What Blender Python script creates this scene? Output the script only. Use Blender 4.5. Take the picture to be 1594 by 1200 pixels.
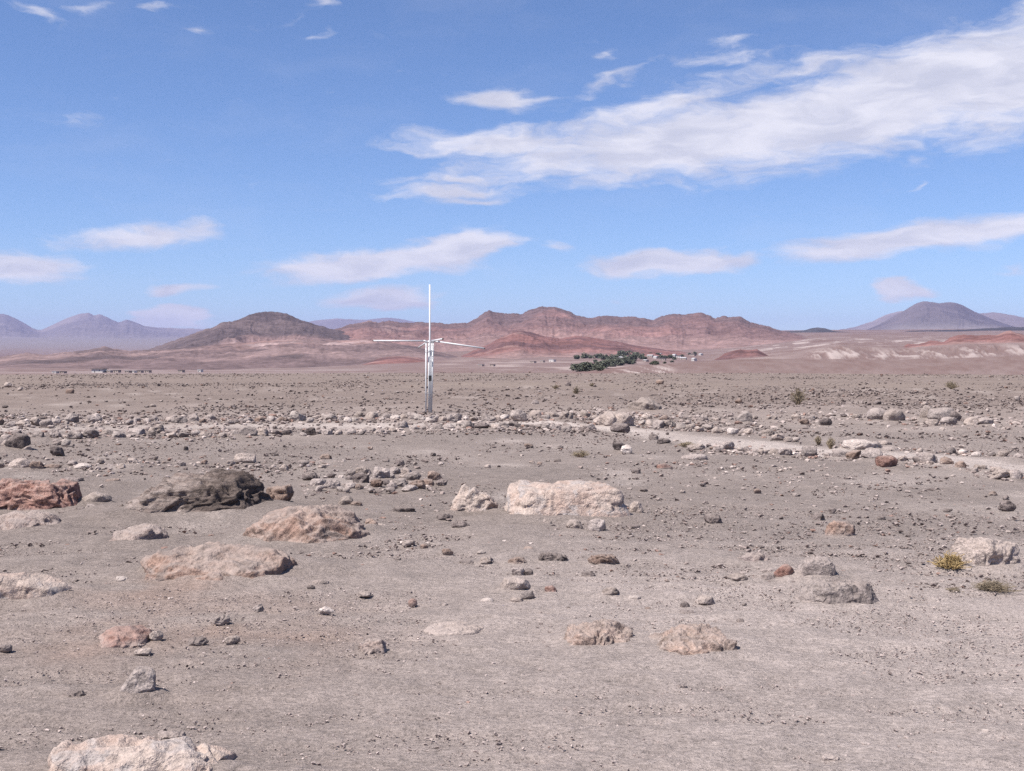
import bpy, bmesh, math, random
import numpy as np
from mathutils import Vector

for o in list(bpy.data.objects):
    bpy.data.objects.remove(o, do_unlink=True)
SC = bpy.context.scene
COL = SC.collection
R = math.radians

# ------------------------------------------------------------------ camera
F = 1900.0            # focal length in pixels of the 1594 wide photograph
HZ = 552.0            # row of the horizon
CAMH = 1.6
PITCH = math.atan((600.0 - HZ) / F)
cam = bpy.data.cameras.new('camera')
cam.sensor_width = 36.0
cam.lens = 36.0 * F / 1594.0
cam.clip_start = 0.05
cam.clip_end = 150000.0
camo = bpy.data.objects.new('camera', cam)
camo.location = (0, 0, CAMH)
camo.rotation_euler = (math.pi / 2 - PITCH, 0, 0)
COL.objects.link(camo)
SC.camera = camo

# ------------------------------------------------------------------ sun and exposure
SUN_EL, SUN_AZ = 58.0, -120.0          # azimuth measured from +Y towards +X
S = Vector((math.cos(R(SUN_EL)) * math.sin(R(SUN_AZ)), math.cos(R(SUN_EL)) * math.cos(R(SUN_AZ)), math.sin(R(SUN_EL))))
sun = bpy.data.lights.new('sun', 'SUN')
sun.energy = 5.0
sun.angle = R(0.53)
sun.color = (1.0, 0.955, 0.90)
suno = bpy.data.objects.new('sun', sun)
suno.rotation_euler = (-S).to_track_quat('-Z', 'Y').to_euler()
COL.objects.link(suno)

SC.view_settings.view_transform = 'Standard'
SC.view_settings.look = 'None'
SC.view_settings.exposure = 0.75
SC.view_settings.gamma = 1.0
SC.view_settings.use_curve_mapping = False
SC.render.engine = 'CYCLES'
SC.cycles.use_denoising = False
SC.cycles.max_bounces = 4
SC.cycles.diffuse_bounces = 2
SC.cycles.volume_bounces = 0
SC.cycles.sample_clamp_indirect = 2.0
SC.cycles.sample_clamp_direct = 4.0


# ------------------------------------------------------------------ node helper
class NT:
    def __init__(self, tree):
        self.t = tree
        tree.nodes.clear()
    def n(self, typ, **kw):
        nd = self.t.nodes.new(typ)
        for k, v in kw.items():
            setattr(nd, k, v)
        return nd
    def link(self, a, b):
        self.t.links.new(a, b)
    def set(self, sock, v):
        if isinstance(v, bpy.types.NodeSocket):
            self.link(v, sock)
        else:
            sock.default_value = v
    def math(self, op, a, b=0.0, c=0.0, clamp=False):
        nd = self.n('ShaderNodeMath', operation=op, use_clamp=clamp)
        for i, v in enumerate((a, b, c)):
            self.set(nd.inputs[i], v)
        return nd.outputs[0]
    def vmath(self, op, a, b=(0, 0, 0)):
        nd = self.n('ShaderNodeVectorMath', operation=op)
        self.set(nd.inputs[0], a)
        if op == 'SCALE':
            self.set(nd.inputs['Scale'], b)
        else:
            self.set(nd.inputs[1], b)
        return nd.outputs['Value'] if op in ('LENGTH', 'DOT_PRODUCT') else nd.outputs[0]
    def ramp(self, v, lo, hi, a=0.0, b=1.0, smooth=True):
        nd = self.n('ShaderNodeMapRange', interpolation_type='SMOOTHSTEP' if smooth else 'LINEAR')
        self.set(nd.inputs[0], v)
        for i, x in enumerate((lo, hi, a, b)):
            self.set(nd.inputs[i + 1], x)
        return nd.outputs[0]
    def mix(self, f, a, b, typ='MIX'):
        nd = self.n('ShaderNodeMix', data_type='RGBA', blend_type=typ)
        self.set(nd.inputs[0], f)
        for s, v in ((nd.inputs[6], a), (nd.inputs[7], b)):
            if isinstance(v, (tuple, list)) and len(v) == 3:
                v = tuple(v) + (1,)
            self.set(s, v)
        return nd.outputs[2]
    def noise(self, vec, scale, detail=4.0, rough=0.55, dist=0.0):
        nd = self.n('ShaderNodeTexNoise')
        self.set(nd.inputs['Vector'], vec)
        nd.inputs['Scale'].default_value = scale
        nd.inputs['Detail'].default_value = detail
        nd.inputs['Roughness'].default_value = rough
        nd.inputs['Distortion'].default_value = dist
        return nd.outputs['Fac']
    def mapping(self, vec, loc=(0, 0, 0), rot=(0, 0, 0), sc=(1, 1, 1), typ='POINT'):
        nd = self.n('ShaderNodeMapping', vector_type=typ)
        self.set(nd.inputs[0], vec)
        nd.inputs[1].default_value = loc
        nd.inputs[2].default_value = rot
        nd.inputs[3].default_value = sc
        return nd.outputs[0]


def pixdir(px, py):
    """unit direction of a photograph pixel"""
    dx, dy = (px - 797.0) / F, (600.0 - py) / F
    sp, cp = math.sin(PITCH), math.cos(PITCH)
    v = Vector((dx, cp + dy * sp, -sp + dy * cp))
    return v.normalized()


# ------------------------------------------------------------------ sky
world = bpy.data.worlds.new('World')
SC.world = world
world.use_nodes = True
w = NT(world.node_tree)
sky = w.n('ShaderNodeTexSky', sky_type='NISHITA')
sky.sun_disc = False
sky.sun_elevation = R(SUN_EL)
sky.sun_rotation = R(SUN_AZ)
sky.altitude = 2500
sky.air_density = 1.0
sky.dust_density = 0.25
sky.ozone_density = 1.0
tc = w.n('ShaderNodeTexCoord')
sep = w.n('ShaderNodeSeparateXYZ')
w.link(tc.outputs['Generated'], sep.inputs[0])
az = w.math('ARCTAN2', sep.outputs[0], sep.outputs[1])
el = w.math('ARCSINE', sep.outputs[2])
comb = w.n('ShaderNodeCombineXYZ')
w.link(az, comb.inputs[0]); w.link(el, comb.inputs[1])
P = comb.outputs[0]
# wind-drawn warp of the cloud edges
wn = w.n('ShaderNodeTexNoise')
w.set(wn.inputs['Vector'], w.mapping(P, sc=(16, 46, 1)))
wn.inputs['Scale'].default_value = 1.0
wn.inputs['Detail'].default_value = 5.0
warp = w.mapping(w.vmath('SUBTRACT', wn.outputs['Color'], (0.5, 0.5, 0.5)), sc=(0.075, 0.026, 0))
Pw = w.vmath('ADD', P, warp)
# one entry per cloud: centre x, y, half length, half height (photo pixels), tilt in degrees, weight
CLOUDS = [
    (1120, 210, 420, 56, 7, 1.25), (1420, 146, 350, 76, 14, 1.3), (1680, 80, 260, 100, 18, 1.3), (790, 222, 190, 26, 1, 1.0),
    (1000, 180, 230, 34, 16, 0.72), (1270, 100, 190, 26, 6, 0.55), (1120, 92, 110, 18, 4, 0.42), (1570, 200, 150, 22, 8, 0.55),
    (950, 128, 90, 13, 24, 0.48), (790, 153, 80, 18, -2, 0.95), (1360, 215, 120, 20, 14, 0.45),
    (730, 279, 120, 11, 2, 0.75), (705, 298, 125, 15, 2, 0.85), (725, 310, 75, 10, 4, 0.7), (850, 288, 70, 9, 2, 0.4), (600, 406, 195, 24, 7, 1.35), (710, 386, 95, 27, 5, 1.45),
    (495, 416, 95, 20, 4, 1.1), (215, 366, 130, 17, 6, 0.95), (160, 380, 70, 9, 4, 0.5), (30, 415, 85, 25, 2, 1.15),
    (1045, 406, 130, 22, 2, 1.4), (1400, 375, 185, 25, 6, 1.3), (1550, 357, 150, 25, 5, 1.05), (860, 387, 28, 13, 4, 0.6),
    (600, 462, 85, 20, 4, 1.3), (620, 470, 62, 15, 5, 1.5), (268, 450, 52, 11, 2, 1.2), (262, 490, 48, 12, 0, 1.5), (255, 502, 70, 10, 0, 1.4),
    (1405, 449, 52, 12, 0, 1.4), (1575, 418, 35, 8, 0, 0.42), (955, 466, 16, 6, 0, 0.5),
    (60, 22, 46, 16, -20, 0.42), (135, 17, 34, 9, 0, 0.55), (245, 12, 42, 7, 8, 0.5), (308, 45, 26, 9, -6, 0.55), (488, 5, 26, 9, 0, 0.5), (455, 30, 14, 7, 40, 0.4), (502, 52, 14, 7, 20, 0.4),
    (950, 85, 34, 8, 20, 0.45), (1430, 290, 14, 7, 30, 0.5), (1425, 248, 22, 9, 5, 0.45), (90, 185, 60, 16, 10, 0.30), (1145, 68, 45, 9, 6, 0.45),
]
mask = None
for (cx, cy, a, b, tilt, wt) in CLOUDS:
    d = pixdir(cx, cy)
    caz, cel = math.atan2(d.x, d.y), math.asin(d.z)
    loc = w.mapping(Pw, loc=(caz, cel, 0), rot=(0, 0, R(tilt)), sc=(a / F, b / F, 1), typ='TEXTURE')
    m = w.ramp(w.vmath('LENGTH', loc), 0.10, 1.28, wt, 0.0, smooth=False)
    mask = m if mask is None else w.math('MAXIMUM', mask, m)
# the same scattered drift of cloud goes on all round outside the picture
away = w.math('MAXIMUM', w.ramp(w.math('ABSOLUTE', az), 0.46, 0.62), w.ramp(el, 0.30, 0.42))
drift = w.noise(w.mapping(P, sc=(3.2, 9.0, 1)), 1.0, 3.0)
mask = w.math('MAXIMUM', mask, w.math('MULTIPLY', away, w.ramp(drift, 0.48, 0.75, 0.0, 0.9)))
fib = w.noise(w.mapping(Pw, rot=(0, 0, R(-7)), sc=(26, 95, 1)), 1.0, 7.0, 0.62)
fine = w.noise(w.mapping(Pw, rot=(0, 0, R(-10)), sc=(80, 190, 1)), 1.0, 5.0, 0.6)
dens = w.math('ADD', mask, w.math('ADD', w.math('MULTIPLY_ADD', fib, 1.0, -0.50), w.math('MULTIPLY_ADD', fine, 0.30, -0.15)))
alpha = w.ramp(dens, 0.08, 0.86, 0.0, 0.95)
veil = w.math('MULTIPLY', w.ramp(w.noise(w.mapping(Pw, rot=(0, 0, R(-12)), sc=(7, 20, 1)), 1.0, 5.0), 0.45, 0.8), 0.10)
alpha = w.math('MAXIMUM', alpha, veil)
body = w.noise(w.mapping(Pw, loc=(3, 7, 0), rot=(0, 0, R(-8)), sc=(15, 60, 1)), 1.0, 5.0, 0.55)
ccol = w.mix(w.ramp(body, 0.3, 0.68), (0.39, 0.40, 0.475), (0.545, 0.54, 0.59))
bg1 = w.n('ShaderNodeBackground'); bg1.inputs[1].default_value = 0.0735
w.link(w.mix(1.0, sky.outputs[0], (0.78, 0.93, 1.18), 'MULTIPLY'), bg1.inputs[0])
bg2 = w.n('ShaderNodeBackground'); bg2.inputs[1].default_value = 1.0
w.link(ccol, bg2.inputs[0])
mixs = w.n('ShaderNodeMixShader')
w.link(alpha, mixs.inputs[0]); w.link(bg1.outputs[0], mixs.inputs[1]); w.link(bg2.outputs[0], mixs.inputs[2])
wo = w.n('ShaderNodeOutputWorld')
w.link(mixs.outputs[0], wo.inputs[0])

# ------------------------------------------------------------------ numpy noise
def _h(ix, iy, iz, seed):
    n = (ix.astype(np.uint32) * np.uint32(374761393) + iy.astype(np.uint32) * np.uint32(668265263)
         + iz.astype(np.uint32) * np.uint32(2147483647 & 1274126177) + np.uint32((seed * 974711) & 0xffffffff))
    n = (n ^ (n >> np.uint32(13))) * np.uint32(1274126177)
    n = (n ^ (n >> np.uint32(15))) * np.uint32(2246822519)
    n = n ^ (n >> np.uint32(16))
    return n.astype(np.float64) / 4294967295.0

def vn2(x, y, seed=0):
    x = np.asarray(x, float); y = np.asarray(y, float)
    xi = np.floor(x); yi = np.floor(y)
    fx = x - xi; fy = y - yi
    fx = fx * fx * fx * (fx * (fx * 6 - 15) + 10); fy = fy * fy * fy * (fy * (fy * 6 - 15) + 10)
    xi = xi.astype(np.int64); yi = yi.astype(np.int64); z = np.zeros_like(xi)
    a = _h(xi, yi, z, seed); b = _h(xi + 1, yi, z, seed); c = _h(xi, yi + 1, z, seed); d = _h(xi + 1, yi + 1, z, seed)
    return (a + (b - a) * fx + (c - a) * fy + (a - b - c + d) * fx * fy) * 2 - 1

def vn3(p, seed=0):
    pi = np.floor(p); f = p - pi
    f = f * f * f * (f * (f * 6 - 15) + 10)
    pi = pi.astype(np.int64)
    r = 0.0
    for dx in (0, 1):
        wx = f[:, 0] if dx else 1 - f[:, 0]
        for dy in (0, 1):
            wy = f[:, 1] if dy else 1 - f[:, 1]
            for dz in (0, 1):
                wz = f[:, 2] if dz else 1 - f[:, 2]
                r = r + wx * wy * wz * _h(pi[:, 0] + dx, pi[:, 1] + dy, pi[:, 2] + dz, seed)
    return r * 2 - 1

def fbm2(x, y, oct=4, seed=0, gain=0.5):
    r = 0.0; a = 1.0; s = 0.0
    for i in range(oct):
        r = r + a * vn2(x * 2.03 ** i + 17.3 * i, y * 2.03 ** i - 9.1 * i, seed + i); s += a; a *= gain
    return r / s

def rid2(x, y, oct=4, seed=0, gain=0.55):
    r = 0.0; a = 1.0; s = 0.0
    for i in range(oct):
        r = r + a * (1 - 2 * np.abs(vn2(x * 2.03 ** i + 5.3 * i, y * 2.03 ** i + 3.1 * i, seed + i))); s += a; a *= gain
    return r / s

def fbm3(p, oct=4, seed=0, gain=0.5):
    r = 0.0; a = 1.0; s = 0.0
    for i in range(oct):
        r = r + a * vn3(p * 2.03 ** i + 11.7 * i, seed + i); s += a; a *= gain
    return r / s

def sst(x, a, b):
    t = np.clip((x - a) / (b - a), 0, 1)
    return t * t * (3 - 2 * t)

# ------------------------------------------------------------------ mesh helpers
def mesh_np(name, v, f, smooth=True, col=None):
    me = bpy.data.meshes.new(name)
    v = np.ascontiguousarray(v, np.float32); f = np.ascontiguousarray(f, np.int32)
    k = f.shape[1]
    me.vertices.add(len(v)); me.vertices.foreach_set('co', v.ravel())
    me.loops.add(f.size); me.loops.foreach_set('vertex_index', f.ravel())
    me.polygons.add(len(f)); me.polygons.foreach_set('loop_start', np.arange(0, f.size, k, dtype=np.int32))
    me.polygons.foreach_set('use_smooth', np.full(len(f), smooth, bool))
    if col is not None:
        at = me.attributes.new('Col', 'FLOAT_COLOR', 'POINT')
        c4 = np.ones((len(v), 4), np.float32); c4[:, :3] = col
        at.data.foreach_set('color', c4.ravel())
    me.update(calc_edges=True)
    me.validate()
    return me

def obj(name, me, mat, parent=None, loc=None, rot=None):
    o = bpy.data.objects.new(name, me)
    if mat is not None and me is not None:
        if len(me.materials) == 0:
            me.materials.append(mat)
    if loc is not None: o.location = loc
    if rot is not None: o.rotation_euler = rot
    if parent is not None: o.parent = parent
    COL.objects.link(o)
    return o

def tag(o, label=None, cat=None, group=None, kind=None):
    if label: o['label'] = label
    if cat: o['category'] = cat
    if group: o['group'] = group
    if kind: o['kind'] = kind
    return o

class MB:
    """collects boxes, tubes and quads into one mesh"""
    def __init__(self):
        self.v = []; self.f = []
    def box(self, x0, x1, y0, y1, z0, z1):
        b = len(self.v)
        self.v += [(x0, y0, z0), (x1, y0, z0), (x1, y1, z0), (x0, y1, z0), (x0, y0, z1), (x1, y0, z1), (x1, y1, z1), (x0, y1, z1)]
        self.f += [tuple(b + i for i in q) for q in ((0, 3, 2, 1), (4, 5, 6, 7), (0, 1, 5, 4), (1, 2, 6, 5), (2, 3, 7, 6), (3, 0, 4, 7))]
    def tube(self, pts, rad, n=10, cap=True):
        pts = [Vector(p) for p in pts]
        b = len(self.v)
        prev = None
        for i, p in enumerate(pts):
            t = (pts[min(i + 1, len(pts) - 1)] - pts[max(i - 1, 0)]).normalized()
            up = Vector((0, 0, 1)) if abs(t.z) < 0.9 else Vector((0, 1, 0))
            if prev is None: u = t.cross(up).normalized()
            else:
                u = (prev - t * prev.dot(t)).normalized()
            prev = u
            q = t.cross(u)
            r = rad[i] if isinstance(rad, (list, tuple)) else rad
            for k in range(n):
                a = 2 * math.pi * k / n
                self.v.append(tuple(p + (u * math.cos(a) + q * math.sin(a)) * r))
        for i in range(len(pts) - 1):
            for k in range(n):
                k2 = (k + 1) % n
                self.f.append((b + i * n + k, b + i * n + k2, b + (i + 1) * n + k2, b + (i + 1) * n + k))
        if cap:
            self.f.append(tuple(b + k for k in range(n))[::-1])
            e = b + (len(pts) - 1) * n
            self.f.append(tuple(e + k for k in range(n)))
    def build(self, name, mat, parent=None, loc=None, smooth=False):
        me = bpy.data.meshes.new(name)
        me.from_pydata(self.v, [], self.f)
        if smooth:
            me.polygons.foreach_set('use_smooth', [True] * len(me.polygons))
        me.update()
        return obj(name, me, mat, parent, loc)

# ------------------------------------------------------------------ materials
def principled(nt, colour, rough=0.95, bump=None, bdist=0.01, bstr=1.0, spec=0.15):
    b = nt.n('ShaderNodeBsdfPrincipled')
    nt.set(b.inputs['Base Color'], colour if isinstance(colour, bpy.types.NodeSocket) else tuple(colour) + (1,))
    b.inputs['Roughness'].default_value = rough
    b.inputs['Specular IOR Level'].default_value = spec
    if bump is not None:
        bn = nt.n('ShaderNodeBump')
        bn.inputs['Strength'].default_value = bstr
        bn.inputs['Distance'].default_value = bdist
        nt.link(bump, bn.inputs['Height'])
        nt.link(bn.outputs[0], b.inputs['Normal'])
    o = nt.n('ShaderNodeOutputMaterial')
    nt.link(b.outputs[0], o.inputs[0])
    return b

def new_mat(name):
    m = bpy.data.materials.new(name)
    m.use_nodes = True
    return m, NT(m.node_tree)

def mat_plain(name, c, rough=0.6, spec=0.3, var=0.12, scale=4.0):
    m, t = new_mat(name)
    tc = t.n('ShaderNodeTexCoord')
    n = t.noise(tc.outputs['Object'], scale, 4)
    col = t.mix(n, tuple(x * (1 - var) for x in c), tuple(min(1, x * (1 + var)) for x in c))
    principled(t, col, rough, spec=spec)
    return m

def mat_ground():
    m, t = new_mat('desert_soil')
    at = t.n('ShaderNodeAttribute'); at.attribute_name = 'Col'
    tc = t.n('ShaderNodeTexCoord'); P = tc.outputs['Object']
    big = t.noise(P, 0.35, 5, 0.6)
    mid = t.noise(P, 4.5, 5, 0.65)
    wind = t.noise(t.mapping(P, rot=(0, 0, R(8)), sc=(3.0, 13.0, 1)), 1.0, 5, 0.6, 0.6)
    fine = t.noise(t.mapping(P, rot=(0, 0, R(10)), sc=(30, 42, 30)), 1.0, 6, 0.8)
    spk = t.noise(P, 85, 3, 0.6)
    v = t.ramp(big, 0.3, 0.7, 0.92, 1.08)
    v = t.math('MULTIPLY', v, t.ramp(mid, 0.28, 0.72, 0.88, 1.12))
    v = t.math('MULTIPLY', v, t.ramp(fine, 0.32, 0.68, 0.70, 1.24))
    v = t.math('MULTIPLY', v, t.ramp(spk, 0.32, 0.46, 0.52, 1.0))  # dark specks in the colour stand in for the shadows of small clods
    cc = t.n('ShaderNodeCombineColor')
    for i in range(3): t.link(v, cc.inputs[i])
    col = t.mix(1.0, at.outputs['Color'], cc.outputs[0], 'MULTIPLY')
    h = t.math('ADD', t.math('MULTIPLY', fine, 0.035), t.math('ADD', t.math('MULTIPLY', mid, 0.05), t.math('MULTIPLY', wind, 0.04)))
    h = t.math('ADD', h, t.math('MULTIPLY', spk, 0.008))
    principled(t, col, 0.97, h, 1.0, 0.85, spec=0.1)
    return m

def mat_hill(name, s1=0.02, s2=0.12, bd=4.0, var=0.22):
    m, t = new_mat(name)
    at = t.n('ShaderNodeAttribute'); at.attribute_name = 'Col'
    tc = t.n('ShaderNodeTexCoord'); P = tc.outputs['Object']
    a = t.noise(P, s1, 6, 0.62)
    b = t.noise(P, s2, 5, 0.65)
    v = t.math('MULTIPLY', t.ramp(a, 0.3, 0.7, 1 - var, 1 + var), t.ramp(b, 0.3, 0.7, 1 - var * 0.9, 1 + var * 0.9))
    cc = t.n('ShaderNodeCombineColor')
    for i in range(3): t.link(v, cc.inputs[i])
    col = t.mix(1.0, at.outputs['Color'], cc.outputs[0], 'MULTIPLY')
    h = t.math('ADD', t.math('MULTIPLY', a, 2.5), b)
    principled(t, col, 0.97, h, bd, 0.8, spec=0.1)
    return m

DUST = (0.335, 0.275, 0.248)
def mat_rock(name, c1, c2, c3=None, dust=0.5, speck=0.35, sc=6.0, bump=0.03, strata=False, rnd=0.25):
    """c1, c2: the rock's two tones; c3: stain or varnish in patches; dust: soil lying on the upper faces"""
    m, t = new_mat(name)
    tc = t.n('ShaderNodeTexCoord')
    oi = t.n('ShaderNodeObjectInfo')
    off = t.n('ShaderNodeCombineXYZ')
    t.link(t.math('MULTIPLY', oi.outputs['Random'], 60.0), off.inputs[0])
    t.link(t.math('MULTIPLY', oi.outputs['Random'], 31.0), off.inputs[1])
    P = t.vmath('ADD', tc.outputs['Object'], off.outputs[0])
    n1 = t.noise(P, sc * 0.6, 6, 0.62, 0.4)
    n2 = t.noise(P, sc * 3.5, 5, 0.7)
    n3 = t.noise(P, sc * 11, 3, 0.7)
    col = t.mix(t.ramp(n1, 0.36, 0.64), c1, c2)
    if c3 is not None:
        n4 = t.noise(t.mapping(P, loc=(4, 2, 9)), sc * 0.9, 5, 0.6, 0.8)
        col = t.mix(t.ramp(n4, 0.5, 0.62), col, c3)
    g = t.math('MULTIPLY', t.ramp(n2, 0.3, 0.7, 1 - speck, 1 + speck * 0.6), t.ramp(n3, 0.3, 0.7, 1 - speck * 0.8, 1 + speck * 0.5))
    g = t.math('MULTIPLY', g, t.math('MULTIPLY_ADD', oi.outputs['Random'], 2 * rnd, 1 - rnd))
    cc = t.n('ShaderNodeCombineColor')
    for i in range(3): t.link(g, cc.inputs[i])
    col = t.mix(1.0, col, cc.outputs[0], 'MULTIPLY')
    ge = t.n('ShaderNodeNewGeometry')
    sp = t.n('ShaderNodeSeparateXYZ'); t.link(ge.outputs['Normal'], sp.inputs[0])
    df = t.math('MULTIPLY', t.ramp(t.math('ADD', sp.outputs[2], t.math('MULTIPLY_ADD', n2, 0.7, -0.35)), 0.45, 1.0), dust)
    so = t.n('ShaderNodeSeparateXYZ'); t.link(tc.outputs['Object'], so.inputs[0])
    low = t.ramp(t.math('ADD', so.outputs[2], t.math('MULTIPLY_ADD', n1, -0.10, 0.05)), 0.0, 0.05, 0.7, 0.0)   # blown soil caked along the foot
    col = t.mix(t.math('MAXIMUM', df, low), col, DUST)
    vor = t.n('ShaderNodeTexVoronoi'); vor.feature = 'DISTANCE_TO_EDGE'
    t.link(t.vmath('ADD', P, t.vmath('SCALE', t.n('ShaderNodeTexNoise').outputs['Color'], 0.0)), vor.inputs['Vector'])
    vor.inputs['Scale'].default_value = sc * 1.4
    crack = t.ramp(vor.outputs['Distance'], 0.0, 0.09)
    h = t.math('ADD', t.math('MULTIPLY', n2, 1.0), t.math('ADD', t.math('MULTIPLY', n3, 0.35), t.math('MULTIPLY', crack, 0.12)))
    if strata:
        st = t.noise(t.mapping(P, rot=(R(6), R(-8), 0), sc=(2.0, 2.0, 22.0)), 1.0, 5, 0.65, 0.5)
        h = t.math('ADD', h, t.math('MULTIPLY', st, 1.3))
    principled(t, col, 0.95, h, bump, 0.9, spec=0.12)
    return m

M = {}
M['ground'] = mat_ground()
M['hill'] = mat_hill('hill_rock', 0.016, 0.07, 2.6, 0.24)
M['far'] = mat_hill('far_mountain_rock', 0.0018, 0.008, 20.0, 0.10)
M['grey'] = mat_rock('grey_stone', (0.25, 0.205, 0.19), (0.37, 0.31, 0.285), dust=0.45)
M['dark'] = mat_rock('dark_stone', (0.115, 0.092, 0.087), (0.20, 0.16, 0.15), dust=0.45, sc=9)
M['tan'] = mat_rock('tan_stone', (0.295, 0.237, 0.208), (0.385, 0.315, 0.28), dust=0.4)
M['white'] = mat_rock('whitish_stone', (0.43, 0.36, 0.325), (0.53, 0.455, 0.415), dust=0.25, speck=0.22)
M['pink'] = mat_rock('pale_pink_stone', (0.425, 0.315, 0.265), (0.47, 0.38, 0.33), (0.37, 0.32, 0.30), dust=0.25, speck=0.25, rnd=0.06)
M['red'] = mat_rock('red_stone', (0.235, 0.125, 0.10), (0.32, 0.20, 0.165), (0.15, 0.085, 0.075), dust=0.35)
M['brown'] = mat_rock('brown_stone', (0.19, 0.13, 0.105), (0.28, 0.205, 0.17), dust=0.35)
M['dome'] = mat_rock('dust_covered_red_rock', (0.275, 0.178, 0.14), (0.265, 0.20, 0.172), (0.165, 0.125, 0.11), dust=0.45, sc=4.5, rnd=0.05)
M['strata'] = mat_rock('layered_dark_rock', (0.10, 0.075, 0.07), (0.27, 0.215, 0.195), (0.055, 0.045, 0.045), dust=0.35, sc=3.0, bump=0.06, strata=True, rnd=0.03)
def mat_layered():
    m, t = new_mat('layered_dark_rock')
    tc = t.n('ShaderNodeTexCoord'); P = tc.outputs['Object']
    sp = t.n('ShaderNodeSeparateXYZ'); t.link(P, sp.inputs[0])
    n1 = t.noise(P, 3.0, 6, 0.65, 0.5); n2 = t.noise(P, 14, 5, 0.7)
    st = t.noise(t.mapping(P, rot=(0, R(-10), 0), sc=(2.2, 2.2, 20)), 1.0, 6, 0.7, 0.7)
    body = t.mix(t.ramp(st, 0.35, 0.65), (0.18, 0.135, 0.118), (0.35, 0.285, 0.255))
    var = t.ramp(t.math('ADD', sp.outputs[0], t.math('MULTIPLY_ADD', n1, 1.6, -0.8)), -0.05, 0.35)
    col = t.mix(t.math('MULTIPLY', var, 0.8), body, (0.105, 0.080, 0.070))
    g = t.ramp(n2, 0.3, 0.7, 0.65, 1.2)
    cc = t.n('ShaderNodeCombineColor')
    for i in range(3): t.link(g, cc.inputs[i])
    col = t.mix(1.0, col, cc.outputs[0], 'MULTIPLY')
    h = t.math('ADD', t.math('MULTIPLY', st, 1.6), t.math('ADD', n2, t.math('MULTIPLY', n1, 0.6)))
    principled(t, col, 0.95, h, 0.06, 0.95, spec=0.1)
    return m
M['strata'] = mat_layered()
M['crust'] = mat_rock('pinkish_rock_crust', (0.40, 0.285, 0.235), (0.35, 0.275, 0.24), (0.24, 0.18, 0.155), dust=0.45, sc=7, rnd=0.04)
M['soil'] = mat_rock('soil_crust', (0.30, 0.235, 0.215), (0.37, 0.28, 0.24), (0.25, 0.20, 0.19), dust=0.8, sc=7, rnd=0.05)

# ------------------------------------------------------------------ the lie of the land
PLAIN = [(0.1, 0), (100, 0), (112, -0.1), (150, -2.5), (220, -7), (500, -12.5)]
LEFT = PLAIN + [(1000, -15.5), (1500, -19), (2000, -22.5), (2400, -24), (6000, -30), (10000, -10), (16000, 90), (25000, 317), (45000, 560)]
MIDP = PLAIN + [(1000, -12.5), (1200, -12.0), (1500, -11.0), (2000, -9.0), (2500, -5.5), (3200, 3.0), (4000, 16), (5000, 45), (8000, 140), (16000, 290), (25000, 400), (45000, 560)]
RIGHT = PLAIN + [(1000, -12.0), (1200, -9.0), (1600, -3.0), (2000, 8.0), (2500, 19.0), (3200, 33), (5000, 72), (8000, 146), (16000, 300), (25000, 440), (45000, 600)]
HUMP1 = [(800, 584), (880, 580), (925, 577), (1000, 566), (1080, 562), (1200, 557), (1300, 557), (1400, 559), (1500, 557), (1594, 556), (2600, 552)]
HUMP2 = [(1150, 556), (1210, 552), (1260, 546), (1310, 542), (1360, 546), (1400, 548), (1450, 544), (1500, 541), (1594, 539), (2600, 536)]
_lg = lambda pr: (np.log([p[0] for p in pr]), np.array([p[1] for p in pr], float))
_L, _M, _R = _lg(LEFT), _lg(MIDP), _lg(RIGHT)
_hx = lambda hp: (np.array([p[0] for p in hp], float), np.array([p[1] for p in hp], float))
_H1, _H2 = _hx(HUMP1), _hx(HUMP2)

def bearing_col(x, y):
    a = np.clip(np.arctan2(x, np.maximum(y, 1e-6)), -0.75, 0.75)
    a = np.where(y <= 0, np.sign(x) * 0.75, a)
    return 797 + F * np.tan(a)

def track_band(px, D):
    """distance of the pale stone-lined track's centre line for each bearing, and its half width"""
    T = np.array([(-900, 676, 5), (0, 668, 5), (200, 667, 4.5), (400, 664, 3), (560, 664, 5), (640, 663, 4), (760, 660, 4), (860, 659, 3.5), (940, 666, 4),
                  (990, 673, 9), (1050, 680, 12), (1130, 689, 13), (1200, 697, 11), (1320, 708, 10), (1430, 716, 10), (1530, 724, 9), (1594, 731, 10), (1700, 742, 11), (2600, 830, 20)], float)
    c = np.interp(px, T[:, 0], T[:, 1]); hw = np.interp(px, T[:, 0], T[:, 2])
    py = HZ + CAMH * F / np.maximum(D * np.cos(np.arctan((px - 797) / F)), 0.5)
    return np.clip(1 - np.abs(py - c) / hw, 0, 1)

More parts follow.
